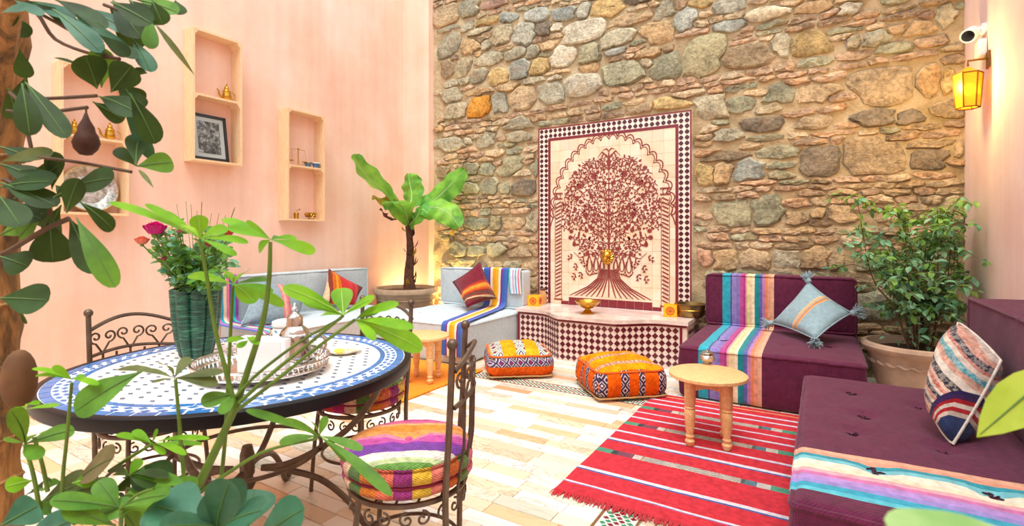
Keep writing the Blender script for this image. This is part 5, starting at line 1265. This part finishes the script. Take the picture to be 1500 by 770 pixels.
# ================================================================ WALL LANTERN AND CAMERA
lz=2.27; ly=5.02; LX=XR-.12
t=thing('wall_lantern','amber glass wall lantern with a lit bulb on the pink right wall','lamp',(LX,ly,lz))
n=NT('amber_glass'); n.base('e8a010'); n.b.inputs['Transmission Weight'].default_value=.35; n.b.inputs['Roughness'].default_value=.35; n.b.inputs['Emission Color'].default_value=srgb('ffb010'); n.b.inputs['Emission Strength'].default_value=.28; M['amber']=n.m
dk=simple('lantern_brass','7a5a1c',.4,.8)
def hexa(r,z,k,rot=0): a=PI/3*k+rot; return (r*math.cos(a),r*math.sin(a),z)
for k in range(6):
    b=MB(); a0,a1=hexa(.070,0,k),hexa(.070,0,k+1); c0,c1=hexa(.086,.25,k),hexa(.086,.25,k+1); b.add([a0,a1,c1,c0],[(0,1,2,3)])
    i0,i1=[tuple(q*.97 for q in p[:2])+(p[2],) for p in (a0,a1)]; j0,j1=[tuple(q*.97 for q in p[:2])+(p[2],) for p in (c0,c1)]
    b.add([i0,i1,j1,j0],[(0,1,2,3)]); b.build('glass_pane',M['amber'],t,smooth=False)
    b=MB(); b.tube([a0,c0],.006,5); b.build('corner_bar',dk,t)
    b=MB(); b.add([c0,c1,(0,0,.31)],[(0,1,2)]); b.add([(c0[0],c0[1],.246),(c1[0],c1[1],.246),(0,0,.302)],[(0,1,2)]); b.build('roof_pane',M['amber'],t,smooth=False)
for z,r_ in ((0,.070),(.25,.086)):
    b=MB(); b.tube([hexa(r_,z,k) for k in range(6)],.006,5,closed=True); b.build('ring_bar',dk,t)
b=MB(); b.tube([(0,0,.31),(0,0,.35),(.115,0,.35)],.008,6); b.box(.108,.118,-.04,.04,.28,.40); b.build('bracket',dk,t)
n=NT('lit_bulb'); n.b.inputs['Emission Color'].default_value=(1,.85,.5,1); n.b.inputs['Emission Strength'].default_value=30; n.base('ffffff')
b=MB(); b.ball((0,0,.13),.032,8,sc=(1,1,1.3)); b.build('bulb',n.m,t)
lp=bpy.data.lights.new('lantern_light','POINT'); lp.energy=14; lp.color=(1,.66,.22); lp.shadow_soft_size=.05; lo=bpy.data.objects.new('lantern_light',lp); C.objects.link(lo); lo.location=(LX-.16,ly-.06,lz+.16)
t=thing('security_camera','white dome-headed security camera high on the right wall above the lantern','camera',(XR-.001,5.12,2.87))
wp=simple('white_plastic','eef0f2',.35)
b=MB(); Mx=Matrix.Rotation(-PI/2,4,'Y'); b.lathe([(0,0),(.045,0),(.045,.02),(.02,.03),(.018,.06)],20,M=Mx,cap=False); b.build('mount',wp,t)
b=MB(); Mx=Matrix.Translation((-.05,.06,.01))@Matrix.Rotation(rad(118),4,'X')@Matrix.Rotation(rad(-25),4,'Y'); b.lathe([(0,0),(.04,.0),(.05,.02),(.052,.14),(.044,.15),(.040,.142)],24,M=Mx,cap=False); b.build('housing',wp,t)
b=MB(); b.lathe([(0,.139),(.036,.139),(.036,.144),(0,.146)],20,M=Mx,cap=False); b.build('lens',simple('black_lens','0c0c10',.1),t)
tag(place(MB().rbox(0,0,0,.05,.13,.13,.012,1).build('junction_box',wp),(XR-.028,5.12,2.72)),'small white junction box between security camera and amber lantern','box')
# uplight behind banana pot
n=NT('warm_bulb'); n.b.inputs['Emission Color'].default_value=(1,.75,.35,1); n.b.inputs['Emission Strength'].default_value=20; wbm=n.m
for (ux,uy,lab,e,rot) in ((-4.60,5.60,'small warm uplight right of the banana pot, at the foot of the corner pilaster',110,(rad(176),rad(6),0)),(-5.22,5.58,'small warm uplight left of the banana pot, against the pink wall',60,(rad(180),rad(-6),0))):
    t=thing('floor_uplight',lab,'lamp',(ux,uy,0),0,'warm corner uplights')
    b=MB(); b.lathe([(0,0),(.045,0),(.05,.02),(.045,.09),(.04,.09),(.035,.03),(0,.03)],18,cap=False); b.build('can',M['black_iron'],t)
    b=MB(); b.ball((0,0,.055),.022,8); b.build('bulb',wbm,t)
    l=bpy.data.lights.new('uplight_beam','SPOT'); l.energy=e; l.color=(1,.68,.28); l.spot_size=rad(95); l.spot_blend=.8; l.shadow_soft_size=.04
    o=bpy.data.objects.new('uplight_beam',l); C.objects.link(o); o.location=(ux,uy,.12); o.rotation_euler=rot
# ================================================================ POTTED TREE (right)
pt_=V((.665,5.16,0)); t=thing('potted_tree','bushy small-leaved tree in a terracotta pot between the two plum sofas','plant',pt_)
tp=t
M['terra']=simple('weathered_terracotta','cdae94',.85,0,.22,7,.4,50,.004)
pp=thing('terracotta_pot','wide terracotta pot with wavy moulded band holding the small-leaved tree','pot',pt_)
b=MB(); b.lathe([(0,0),(.23,0),(.25,.02),(.30,.20),(.335,.36),(.345,.375),(.375,.40),(.385,.43),(.375,.455),(.345,.46),(.33,.43),(.31,.36),(0,.36)],48,cap=False); b.build('body',M['terra'],pp)
b=MB(); b.tube([((.322+.008*math.sin(24*a))*math.cos(a),(.322+.008*math.sin(24*a))*math.sin(a),.305+.008*math.sin(24*a+1)) for a in [i*2*PI/144 for i in range(144)]],.012,6,closed=True); b.build('wavy_band',M['terra'],pp)
b=MB(); b.lathe([(.315,.395),(.25,.405),(.1,.41),(0,.41)],24,fn=lambda a,z:1+.02*math.sin(a*7),cap=False); b.build('soil',M['soil'],pp)
RT=random.Random(21); b=MB(); twigs=[]
for k in range(15):
    a=RT.uniform(0,2*PI); r=RT.uniform(.02,.10); e=RT.uniform(.12,.42); H=RT.uniform(1.05,1.60)
    p0=V((r*math.cos(a),r*math.sin(a),.40)); p1=V((e*1.35*math.cos(a)*(1 if math.cos(a)<0 else .55),e*.75*math.sin(a),H))
    m=(p0+p1)*.5+V((RT.uniform(-.08,.08),RT.uniform(-.06,.06),0)); P_=cat([p0,p0*.6+m*.4+V((0,0,.1)),m,p1],5); b.tube(P_,[.0085*(1-.8*i/len(P_)) for i in range(len(P_))],5)
    twigs.append(P_[-6:]); twigs.append(P_[-5:])
    for q in range(11):
        c=P_[RT.randrange(5,len(P_))]; an=RT.uniform(0,2*PI); L=RT.uniform(.14,.36); d=V((math.cos(an),math.sin(an)*.8,RT.uniform(-.15,.5))).normalized()*L
        e_=c+d; e_.x=max(-.62,min(.31,e_.x)); e_.y=max(-.62,min(.5,e_.y)); Q=cat([c,c+(e_-c)*.55+V((0,0,.04)),e_+V((0,0,-.03))],4); b.tube(Q,.0028,4); twigs.append(Q)
b.build('stems',M['stem_brown'],tp,fix=False)
tmpl=MB(); leafgeo(tmpl,(0,0,0),(0,.066,0),.034,(0,0,1),.22,.25,'ell'); lm=[M['lf_tree'],leafmat('bright_small_leaf','5aa04a','a8cc6a',.4,.35),leafmat('dark_small_leaf','24543c','5f947a',.4,.25)]
L_=[]
for Q in twigs:
    for q in range(11):
        c=Q[RT.randrange(2,len(Q))]; L_.append((c+V((RT.uniform(-.03,.03),RT.uniform(-.03,.03),RT.uniform(-.02,.02))),RT))
for k in range(60): # low inner shoots above the soil
    a=RT.uniform(0,2*PI); L_.append((V((RT.uniform(.03,.26)*math.cos(a),RT.uniform(.03,.26)*math.sin(a),RT.uniform(.46,.72))),RT))
RT.shuffle(L_); protos=[]; restl=[MB(),MB(),MB()]
mats_i=lambda z: 1 if z>1.4 and RT.random()<.5 else RT.choice((0,0,2,0,1))
L_.sort(key=lambda q:q[0].y)
for i,(c,_) in enumerate(L_):
    an=RT.uniform(0,2*PI); Mx=Matrix.Translation(c)@Matrix.Rotation(an,4,'Z')@Matrix.Rotation(RT.uniform(-1.0,.3),4,'X')@Matrix.Rotation(RT.uniform(-.6,.6),4,'Y')@Matrix.Scale(RT.uniform(.75,1.25),4)
    mi=mats_i(c.z)
    if i<300:
        if len(protos)<=mi:
            while len(protos)<=mi:
                bb=MB(); bb.v=list(tmpl.v); bb.f=list(tmpl.f); bb.m=list(tmpl.m); o=bb.build('leaf',lm[len(protos)],tp,fix=False); protos.append(o); o.matrix_local=Mx
            continue
        o=bpy.data.objects.new('leaf',protos[mi].data); C.objects.link(o); o.parent=tp; o.matrix_local=Mx
    else: restl[mi].add(tmpl.v,tmpl.f,0,Mx)
for k in range(3):
    o=restl[k].build('leaves_within',lm[k],tp,fix=False); o['kind']='stuff'
# ================================================================ BANANA PLANT
bp=V((-4.86,5.205,0)); pot=thing('clay_pot','wide pale clay pot with thick rim in the corner holding the banana plant','pot',bp)
M['clay']=simple('pale_clay','a98f74',.85,0,.22,9,.3,60,.004)
b=MB(); b.lathe([(0,0),(.28,0),(.31,.03),(.37,.30),(.395,.52),(.41,.54),(.435,.56),(.44,.60),(.425,.625),(.395,.62),(.375,.58),(.36,.50),(0,.50)],52,cap=False); b.build('body',M['clay'],pot)
for z in (.33,.47): b=MB(); b.tube([((.362+.03*(z-.3)/.2)*math.cos(a)*1.012,(.362+.03*(z-.3)/.2)*math.sin(a)*1.012,z) for a in [i*2*PI/52 for i in range(52)]],.008,5,closed=True); b.build('raised_band',M['clay'],pot)
b=MB(); b.lathe([(.372,.575),(.3,.585),(.1,.60),(0,.60)],24,cap=False); b.build('soil',M['soil'],pot)
bt=thing('banana_plant','young banana plant with broad split leaves and shaggy brown stem in the corner','plant',bp+V((0,0,.58)))
O_=bp+V((0,0,.58)); Zb=depth(bp)
def BP(px,py,dz=0): return onl(px,py,Zb+dz)-O_
b=MB(); P_=cat([BP(600,424),BP(599,400),BP(601,375),BP(600,348),BP(597,330)],5); b.tube(P_,[.085,.085,.08,.075,.07,.065,.065,.06,.06,.055,.055,.05,.05,.05,.045,.045,.045,.04,.04,.035,.03][:len(P_)],12)
trunk=b.build('trunk',simple('shaggy_brown_bark','5a3a2c',.9,0,.45,25,.8,60,.02),bt)
RB=random.Random(4)
for k in range(16):
    c=P_[RB.randrange(1,len(P_)-3)]; a=RB.uniform(0,2*PI); d=V((math.cos(a),math.sin(a),0)); bb=MB(); leafgeo(bb,c+d*.04,c+d*RB.uniform(.09,.14)+V((0,0,RB.uniform(.02,.16))),.06,d,.1,.3,'lan'); bb.build('bark_scale',M['lf_dry'] if k%4==0 else trunk.data.materials[0],bt,fix=False)
def bleaf(pts,wd,m=None,nr=(0,-.3,1),name='leaf',mid=True,dry=False):
    """banana leaf along a curved midrib"""
    P_=cat(pts,7); L=len(P_); bb=MB(); m=m or M['lf_ban']
    for i,p in enumerate(P_):
        u=i/(L-1); t=(P_[min(i+1,L-1)]-P_[max(i-1,0)]).normalized(); n_=V(nr)-t*t.dot(V(nr)); n_.normalize(); s_=t.cross(n_)
        w_=wd*(min(1,(u-.0)*6)**.7)*(1 if u<.6 else max(.03,math.cos((u-.6)/.4*PI/2)**.6))
        for k in (-1,-.66,-.33,0,.33,.66,1):
            bb.v.append(tuple(p+s_*w_*k/2-n_*(abs(k)**1.6*w_*.12)+n_*.022*math.sin(i*1.1+k*2)*abs(k)))
    for i in range(L-1):
        for k in range(6): a=7*i+k; bb.f.append((a,a+1,a+8,a+7)); bb.m.append(0)
    o=bb.build(name,m,bt,fix=False,angle=180)
    if mid: bb=MB(); bb.tube([p-V(nr).normalized()*.004 for p in P_],[.012*(1-.7*i/L) for i in range(L)],6); bb.build('midrib',simple('pale_midrib','b8d890',.4,transl=.2),o)
    return o
cr=BP(597,330)
def stalk(e): bb=MB(); bb.tube(cat([cr,cr+(e-cr)*.5+V((0,0,.03)),e],4),.014,6); bb.build('leaf_stalk',M['stem'],bt)
for base,pts,wd,nr in (((590,312),[BP(590,312,-.1),BP(565,285,-.35),BP(535,255,-.55),BP(517,226,-.65)],.38,(-.25,-1,.55)),
    ((600,300),[BP(600,306),BP(603,285,.1),BP(600,268,.15),BP(598,254,.2)],.36,(0,-1,.2)),
    ((622,300),[BP(615,308),BP(640,290),BP(662,268,-.05),BP(681,247,-.1)],.34,(.1,-.95,.1)),
    ((614,308),[BP(606,312),BP(630,303,-.15),BP(655,310,-.25),BP(674,333,-.3)],.36,(.25,-.85,.7)),
    ((600,322),[BP(598,326),BP(592,306,-.2),BP(578,296,-.4),BP(560,296,-.6)],.34,(-.1,-.8,.8)),
    ((606,330),[BP(600,330),BP(610,318,-.2),BP(618,306,-.3),BP(628,314,-.4)],.2,(.3,-.8,.5)),
    ((606,336),[BP(600,334),BP(606,322,-.1),BP(603,312,-.15)],.10,(0,-1,.2))):
    stalk(BP(*base)); bleaf(pts,wd,nr=nr)
bleaf([BP(590,314),BP(578,300,-.1),BP(562,292,-.3),BP(545,288,-.45)],.16,M['lf_dry'],(-.2,-.8,.5),'dry_leaf')
bleaf([BP(586,320),BP(570,318,-.1),BP(556,306,-.2)],.10,simple('brown_dead_leaf','6a3a26',.8,0,.3,20),(-.2,-.8,.5),'dry_leaf',False)
bleaf([BP(660,322,-.2),BP(664,334,-.22),BP(660,345,-.25)],.07,simple('yellow_leaf_tip','e0b83a',.5,0,.2,20,transl=.3),(.1,-1,.1),'dry_leaf',False)
# ================================================================ FOREGROUND TREE (left)
TRZ=1.12; tb_=onz(2,1200,0); tb_=onl(2,500,TRZ); trb=V((tb_.x,tb_.y,0))
tree=thing('foreground_tree','tree with smooth brown jointed trunk and dark rounded leaves at the left edge','tree',trb)
n=NT('banded_trunk_bark'); co=n.coord(); mp=n.node('ShaderNodeMapping'); n.link(co,mp.inputs[0]); mp.inputs['Scale'].default_value=(10,10,2.2)
f=n.noise(mp.outputs[0],2.2,5,.65,dist=.6); c=n.ramp(f,[(.3,'2c2416'),(.42,'7a5a30'),(.56,'b9864a'),(.7,'6a7038')]); n.base(c); n.b.inputs['Roughness'].default_value=.65; n.bump(n.noise(mp.outputs[0],8,5,.7),.8,.01); M['bark']=n.m
def L3(px,py,Z=TRZ): return onl(px,py,Z)-trb
b=MB(); spine=[V((.0,0,0)),L3(-8,770),L3(-10,650),L3(-9,560),L3(-11,480),L3(-10,330),L3(-6,180),L3(0,60),L3(6,-60),L3(12,-140)]
P_=cat(spine,5); b.tube(P_,[.046+.003*math.sin(i*1.3)+(.003 if i%5==0 else 0) for i in range(len(P_))],16); b.build('trunk',M['bark'],tree)
for py in (230,330,445,535,640,700):
    c=L3(-10 if py>300 else -7,py); b=MB(); b.tube([tuple(c+V((.047*math.cos(a),.047*math.sin(a),.004*math.sin(3*a)))) for a in [i*2*PI/20 for i in range(20)]],.005,5,closed=True); b.build('bark_ring',M['bark'],tree)
b=MB(); b.tube(cat([L3(0,180),L3(8,60,1.05),L3(22,-20,1.0),L3(50,-90)],5),[.02]*16,8); b.build('limb',M['bark'],tree)
b=MB(); b.ball(L3(28,556,1.02),.042,10,sc=(.7,.7,1.45)); b.build('old_pod',simple('brown_husk','6a4a2c',.8,0,.35,18,.5),tree)
def branch(pts,r=.004,Z=1.0,par=tree,m='stem_brown',org=trb,name='branch'):
    b=MB(); P_=cat([onl(x,y,Z+(pts_i*.0))-org for pts_i,(x,y) in enumerate(pts)],4); b.tube(P_,r,6); b.build(name,M[m],par)
S1=2.96
for pts in ([(80,430),(250,425),(420,415)],[(30,480),(160,490),(380,465)],[(40,400),(90,460),(135,640)],[(60,30),(160,60),(240,170),(400,235),(520,255)],[(60,690),(150,680),(350,705),(570,745)],[(100,20),(300,130),(480,250)],[(450,20),(560,60),(660,90)]):
    branch([(x/S1,y/S1) for x,y in pts],.0035)
branch([(10/S1,200+510/S1),(65/S1,200+480/S1),(200/S1,200+400/S1),(300/S1,200+355/S1)],.005); branch([(5,262),(50,285),(75,300)],.004)
branch([(215/S1,200+280/S1),(215/S1,200+345/S1)],.003)
RL=random.Random(9); RLc=[0]; M['rib2']=simple('lime_leaf_rib','a6d860',.5,transl=.2); M['rib']=simple('pale_leaf_rib','5f8844',.5,0,.1,30,transl=.2)
def pleaf(x0,y0,x1,y1,wd,m,Z=1.0,par=tree,org=trb,shape='obo',up=.45,curl=None,dz=None,fold=.12,name='leaf'):
    dz=RL.uniform(-.05,.05) if dz is None else dz
    a=onl(x0,y0,Z)-org; c=onl(x1,y1,Z+dz)-org; b=MB(); W=wd/FPX*(Z+dz/2)
    view=-ray((x0+x1)/2,(y0+y1)/2).normalized(); nr=view+V((RL.uniform(-.3,.3),RL.uniform(-.2,.2),up))
    RLc[0]=RL.uniform(.05,.12) if curl is None else curl; leafgeo(b,a,c,W*1.1,nr,RLc[0],fold,shape,wav=.006 if wd>30 else 0)
    o=b.build(name,m,par,fix=False,angle=180)
    # raised midrib
    if wd>22:
        cv=RLc[0]; t=(c-a); L=t.length; tn=t/L; n_=nr-tn*tn.dot(nr); n_.normalize(); bb=MB()
        bb.tube([a+t*u+n_*(-cv*L*u*u+cv*L*.35*math.sin(PI*u)+.0012) for u in (.02,.25,.5,.75,.96)],[.0016,.0014,.0012,.0009,.0005],5); bb.build('midrib',M['rib2'] if m is LM else M['rib'],o,fix=False)
    return o
D_,MD,LM,BL,OL=M['lf_dark'],M['lf_mid'],M['lf_lime'],M['lf_blue'],M['lf_olive']
T1="60,0,180,60,50,B 140,10,340,110,60,D 230,40,430,205,75,B 330,60,430,215,60,B 340,60,570,240,55,B 430,150,560,240,60,D 250,0,430,80,60,D 470,20,620,200,110,D 480,10,650,90,90,D 560,0,650,100,80,D 660,0,705,105,75,D 760,0,778,62,60,D 655,80,650,205,58,M 670,100,840,315,24,O 575,170,655,300,70,B 420,385,375,245,120,D 440,380,440,212,85,M 480,400,570,285,110,D 560,310,632,312,42,D 430,420,590,475,95,D 560,400,680,620,90,D 520,430,660,685,52,B 590,720,500,640,52,D 590,720,600,565,85,D 590,720,752,700,88,M 95,360,130,570,85,D 110,355,285,585,80,D 85,210,110,340,60,D 540,380,600,470,90,D 400,440,540,520,70,D 230,250,350,275,14,D 600,735,660,800,18,O 0,60,110,20,60,B 0,130,60,60,60,D"
for it in T1.split():
    q=it.split(','); x0,y0,x1,y1,w_=[float(v)/S1 for v in q[:5]]
    pleaf(x0,y0,x1,y1,w_,{'B':BL,'D':D_,'M':MD,'O':OL}[q[5]],Z=RL.uniform(.92,1.06),shape='obo' if w_>16 else 'lan')
T2="0,110,215,60,55,O 0,200,240,290,95,D 225,230,240,65,62,D 60,150,230,170,45,D 215,360,230,548,135,D 190,330,70,440,95,M 300,230,475,170,115,D 290,330,330,195,75,D 340,280,502,402,70,D 300,350,410,578,95,D 330,350,490,638,85,M 240,210,295,250,45,D 0,520,122,560,115,D 0,700,203,705,130,D 0,330,78,320,95,D 0,260,80,370,110,D 60,330,190,340,60,M 75,740,110,800,50,D"
for it in T2.split():
    q=it.split(','); x0,y0,x1,y1,w_=[float(v)/S1 for v in q[:5]]
    pleaf(x0,y0+200,x1,y1+200,w_,{'B':BL,'D':D_,'M':MD,'O':OL}[q[5]],Z=RL.uniform(.92,1.06))
for (x0,y0,x1,y1,w_,mm) in ((0,240,62,262,30,D_),(0,275,70,262,28,D_),(0,300,60,318,34,D_),(20,292,85,240,24,D_),(0,345,48,322,30,MD),(75,292,60,335,26,D_),(78,290,118,268,24,D_),(0,215,50,232,26,D_),
   (30,0,105,22,26,BL),(80,0,150,30,26,D_),(120,10,190,44,24,BL),(165,0,205,52,36,D_),(190,0,232,34,34,D_),(150,60,196,78,22,D_),(0,20,44,52,22,D_),(200,0,258,14,24,MD),(170,125,208,150,30,D_),(40,110,28,160,24,D_),(90,300,70,352,34,D_),(12,128,24,176,26,D_)):
    pleaf(x0,y0,x1,y1,w_,mm,Z=RL.uniform(.98,1.08))
# hanging pod
hp=onl(126,166,1.0); pod=thing('hanging_pod','brown pear-shaped dried pod hanging from a branch before the leftmost crate','pod',hp)
b=MB(); b.lathe([(0,-.083),(.010,-.081),(.019,-.070),(.0225,-.058),(.019,-.044),(.0145,-.036),(.013,-.026),(.006,-.012),(.0025,0),(0,.002)],20,cap=False,fn=lambda a,z:1+.06*math.sin(3*a+z*60)); b.build('husk',simple('dark_brown_husk','4a2c20',.75,0,.35,60,.4),pod)
b=MB(); b.tube([(0,0,-.004),(.001,0,.012)],.0018,5); b.build('stalk',M['stem_brown'],pod)
# ================================================================ FOREGROUND UMBRELLA PLANT
sb0=onl(275,770,.98); sbase=V((sb0.x,sb0.y,0)); sch=thing('umbrella_plant','umbrella plant with bright green fans of leaflets rising in front of the round table','plant',sbase)
pot2=thing('plant_pot','dark red-brown planter below the umbrella plant at the lower left corner','pot',sbase+V((-.12,0,0)))
b=MB(); b.lathe([(0,0),(.16,0),(.17,.02),(.22,.50),(.235,.51),(.235,.55),(.215,.55),(.2,.49),(0,.49)],36,cap=False); b.build('body',simple('red_brown_glaze','7a3226',.5,0,.25,9),pot2); b=MB(); b.lathe([(.206,.50),(.1,.51),(0,.51)],20,cap=False); b.build('soil',M['soil'],pot2)
def sstem(pts,r0,r1,Z0=1.0,Z1=None,m='stem',par=sch,org=sbase):
    Z1=Z1 or Z0; n_=len(pts)-1; b=MB(); P_=cat([onl(x,y,Z0+(Z1-Z0)*i/n_)-org for i,(x,y) in enumerate(pts)],5); b.tube(P_,[(r0+(r1-r0)*i/len(P_))/FPX*Z0 for i in range(len(P_))],8); b.build('stem',M[m],par)
Z0=.98
sstem([(278,770),(290,715),(320,650),(345,595),(362,545),(385,470),(394,410),(396,354)],7,2.6,Z0,1.0,'stem')
sstem([(345,595),(330,540),(315,480),(302,400),(292,350)],3.6,2.2,Z0,.95)
sstem([(322,720),(330,640),(334,560),(338,480),(341,418)],3,2.2,1.03,1.03,'stem')
sstem([(350,590),(400,545),(450,505),(503,462)],3,2.2,Z0,.98); sstem([(348,600),(400,560),(460,512),(520,468)],3,2.2,Z0,.98); sstem([(345,580),(380,545),(440,500),(500,466)],2.4,2,Z0,1.02)
sstem([(283,728),(330,695),(390,660),(465,642)],3,2,Z0,.98)
sstem([(0+245/2.333,440+280/2.333),(98,640),(92,700),(90,760)],2.2,3,.9,.92); sstem([(257,555),(262,610),(266,660),(272,722)],2.4,3.2,.94,.95)
sstem([(223,650),(190,670),(160,690)],2,3,.95,.95); sstem([(36,650),(50,700),(60,760)],2.4,3.4,.95,.95); sstem([(50,640),(62,680),(70,720)],2.4,3,.95,.95)
sstem([(176,745),(200,725),(225,715)],2.4,2,.85,.85); sstem([(178,746),(176,800)],3,3,.85,.85)
def whorl(cx,cy,tips,m,Z=.98,off=(0,0),sc_=1.0,shape='obo'):
    for it in tips.split():
        q=it.split(','); x1,y1,w_=[float(v) for v in q[:3]]; mm={'L':LM,'M':MD,'B':BL,'D':D_,'O':OL}.get(q[3] if len(q)>3 else '',m)
        pleaf(off[0]+cx/sc_,off[1]+cy/sc_,off[0]+x1/sc_,off[1]+y1/sc_,w_/sc_,mm,Z=Z,par=sch,org=sbase,shape=shape,dz=RL.uniform(-.10,.06),up=.9,name='leaflet')
PO=(160,280)
whorl(365,190,"0,20,42 150,38,34 200,60,30 475,140,46 360,98,62 565,192,40 512,250,36 300,120,36",LM,.95,PO,2.75)
whorl(650,195,"455,100,46 482,142,52 595,235,52 832,238,54 700,178,36,M 560,120,40 760,180,30",LM,1.0,PO,2.75)
whorl(500,375,"312,325,46 450,290,58 548,312,58 582,436,66 712,452,52 645,345,26,M 380,345,30 660,395,40",LM,1.03,PO,2.75)
whorl(560,600,"490,585,30 575,575,26 520,625,26 600,610,20",LM,1.0,PO,2.75)
whorl(503,462,"418,416,24 445,438,14 500,420,28 545,434,24 470,455,18",LM,.98); whorl(520,468,"620,508,30 578,440,17 566,482,18 602,474,18 555,450,16,M 548,492,14",LM,.98)
whorl(445,420,"170,310,34 288,438,38 470,345,32 612,462,36 728,625,44,M 400,330,24 330,345,26,M 560,520,24,M",MD,.98,(300,480),2.655)
RO=(0,440)
whorl(245,270,"110,218,22 112,242,18 185,222,26 325,272,22 290,255,20",LM,.9,RO,2.333)
pleaf(490/2.333,440+240/2.333,240/2.333,440+375/2.333,100/2.333,MD,Z=.9,par=sch,org=sbase,dz=-.05,up=.6,name='leaflet')
whorl(595,265,"395,212,32 490,228,22 645,190,34 762,238,28 745,278,38 520,275,16 560,195,28",OL,.94,RO,2.333)
whorl(520,490,"395,448,24 455,438,26 535,443,28 692,450,20 690,482,18 625,502,24 560,520,22",LM,.95,RO,2.333)
whorl(800,320,"690,345,55 760,375,40",MD,1.0,RO,2.333)
whorl(85,490,"55,375,66,M 255,435,58,M 152,432,44 130,528,46,M 30,470,40",MD,.95,RO,2.333); whorl(85,372,"120,330,22 200,352,16 60,355,16",LM,.97,RO,2.333)
whorl(410,710,"180,672,64,M 335,612,62,M 305,765,84,B 480,800,100,M 560,650,58,M 590,700,50,M",MD,.86,RO,2.333)
whorl(440,600,"480,540,36,L 395,580,34,L 570,555,42,M 600,600,38,M 520,620,40,D 380,560,30,O 560,575,36,D 420,640,40,D 500,640,46,D",MD,.92,RO,2.333)
whorl(760,780,"525,690,150,B 560,760,90,B",BL,.78,RO,2.333); whorl(740,790,"770,630,120,B 880,700,110,B",BL,.78,RO,2.333)
pleaf(345,775,318,712,62,BL,Z=.8,par=sch,org=sbase,name='leaflet'); pleaf(360,775,372,716,60,BL,Z=.8,par=sch,org=sbase,name='leaflet'); pleaf(375,790,440,745,52,BL,Z=.8,par=sch,org=sbase,name='leaflet')
pleaf(300,790,232,724,72,BL,Z=.78,par=sch,org=sbase,name='leaflet'); pleaf(0,770,58,738,44,BL,Z=.8,par=sch,org=sbase,name='leaflet'); pleaf(30,790,104,762,40,BL,Z=.8,par=sch,org=sbase,name='leaflet')
pleaf(170,770,95,742,26,MD,Z=.85,par=sch,org=sbase,name='leaflet'); pleaf(120,768,190,735,30,MD,Z=.85,par=sch,org=sbase,name='leaflet')
pleaf(100,722,158,708,26,OL,Z=.95,par=sch,org=sbase,name='leaflet'); pleaf(60,735,130,700,40,OL,Z=.95,par=sch,org=sbase,name='leaflet')
pleaf(112,705,160,668,48,simple('olive_brown_dead_leaf','6e6440',.7,0,.3,30),Z=.95,par=sch,org=sbase,name='dry_leaf')
pleaf(180,700,250,690,34,D_,Z=.95,par=sch,org=sbase,name='leaflet'); pleaf(185,715,245,722,26,MD,Z=.93,par=sch,org=sbase,name='leaflet'); pleaf(250,700,285,712,22,MD,Z=.95,par=sch,org=sbase,name='leaflet')
for k in range(34):
    x=RL.uniform(30,260); y=RL.uniform(700,765); a=RL.uniform(0,2*PI); L=RL.uniform(22,44)
    pleaf(x,y,x+L*math.cos(a),y+L*.6*math.sin(a),RL.uniform(12,24),RL.choice((MD,D_,OL,D_,LM)),Z=RL.uniform(.92,1.05),par=sch,org=sbase,name='leaflet')
# ================================================================ LEAVES AT THE LOWER RIGHT
rb=onl(1545,700,.62); rbase=V((rb.x,rb.y,0)); rp=thing('broad_leaf_plant','broad-leaved plant with two bright green leaves reaching in at the right edge','plant',rbase)
b=MB(); P_=cat([V((0,0,0)),V((.01,0,.5)),onl(1550,560,.62)-rbase],5); b.tube(P_,.008,8); b.build('stem',M['stem'],rp)
pleaf(1560,530,1431,640,56,leafmat('bright_broad_leaf','8fc02c','c0e05c',.35,.4),Z=.6,par=rp,org=rbase,dz=.02,up=.3,curl=.05,shape='lan')
b=MB(); b.tube(cat([P_[3],onl(1560,800,.5)-rbase,onl(1540,800,.36)-rbase],5),.006,6); b.build('stem',M['stem'],rp)
pleaf(1545,800,1308,762,70,leafmat('pale_green_broad_leaf','7fbf7a','b4e0a0',.35,.4),Z=.34,par=rp,org=rbase,dz=-.02,up=1.6,curl=.06)
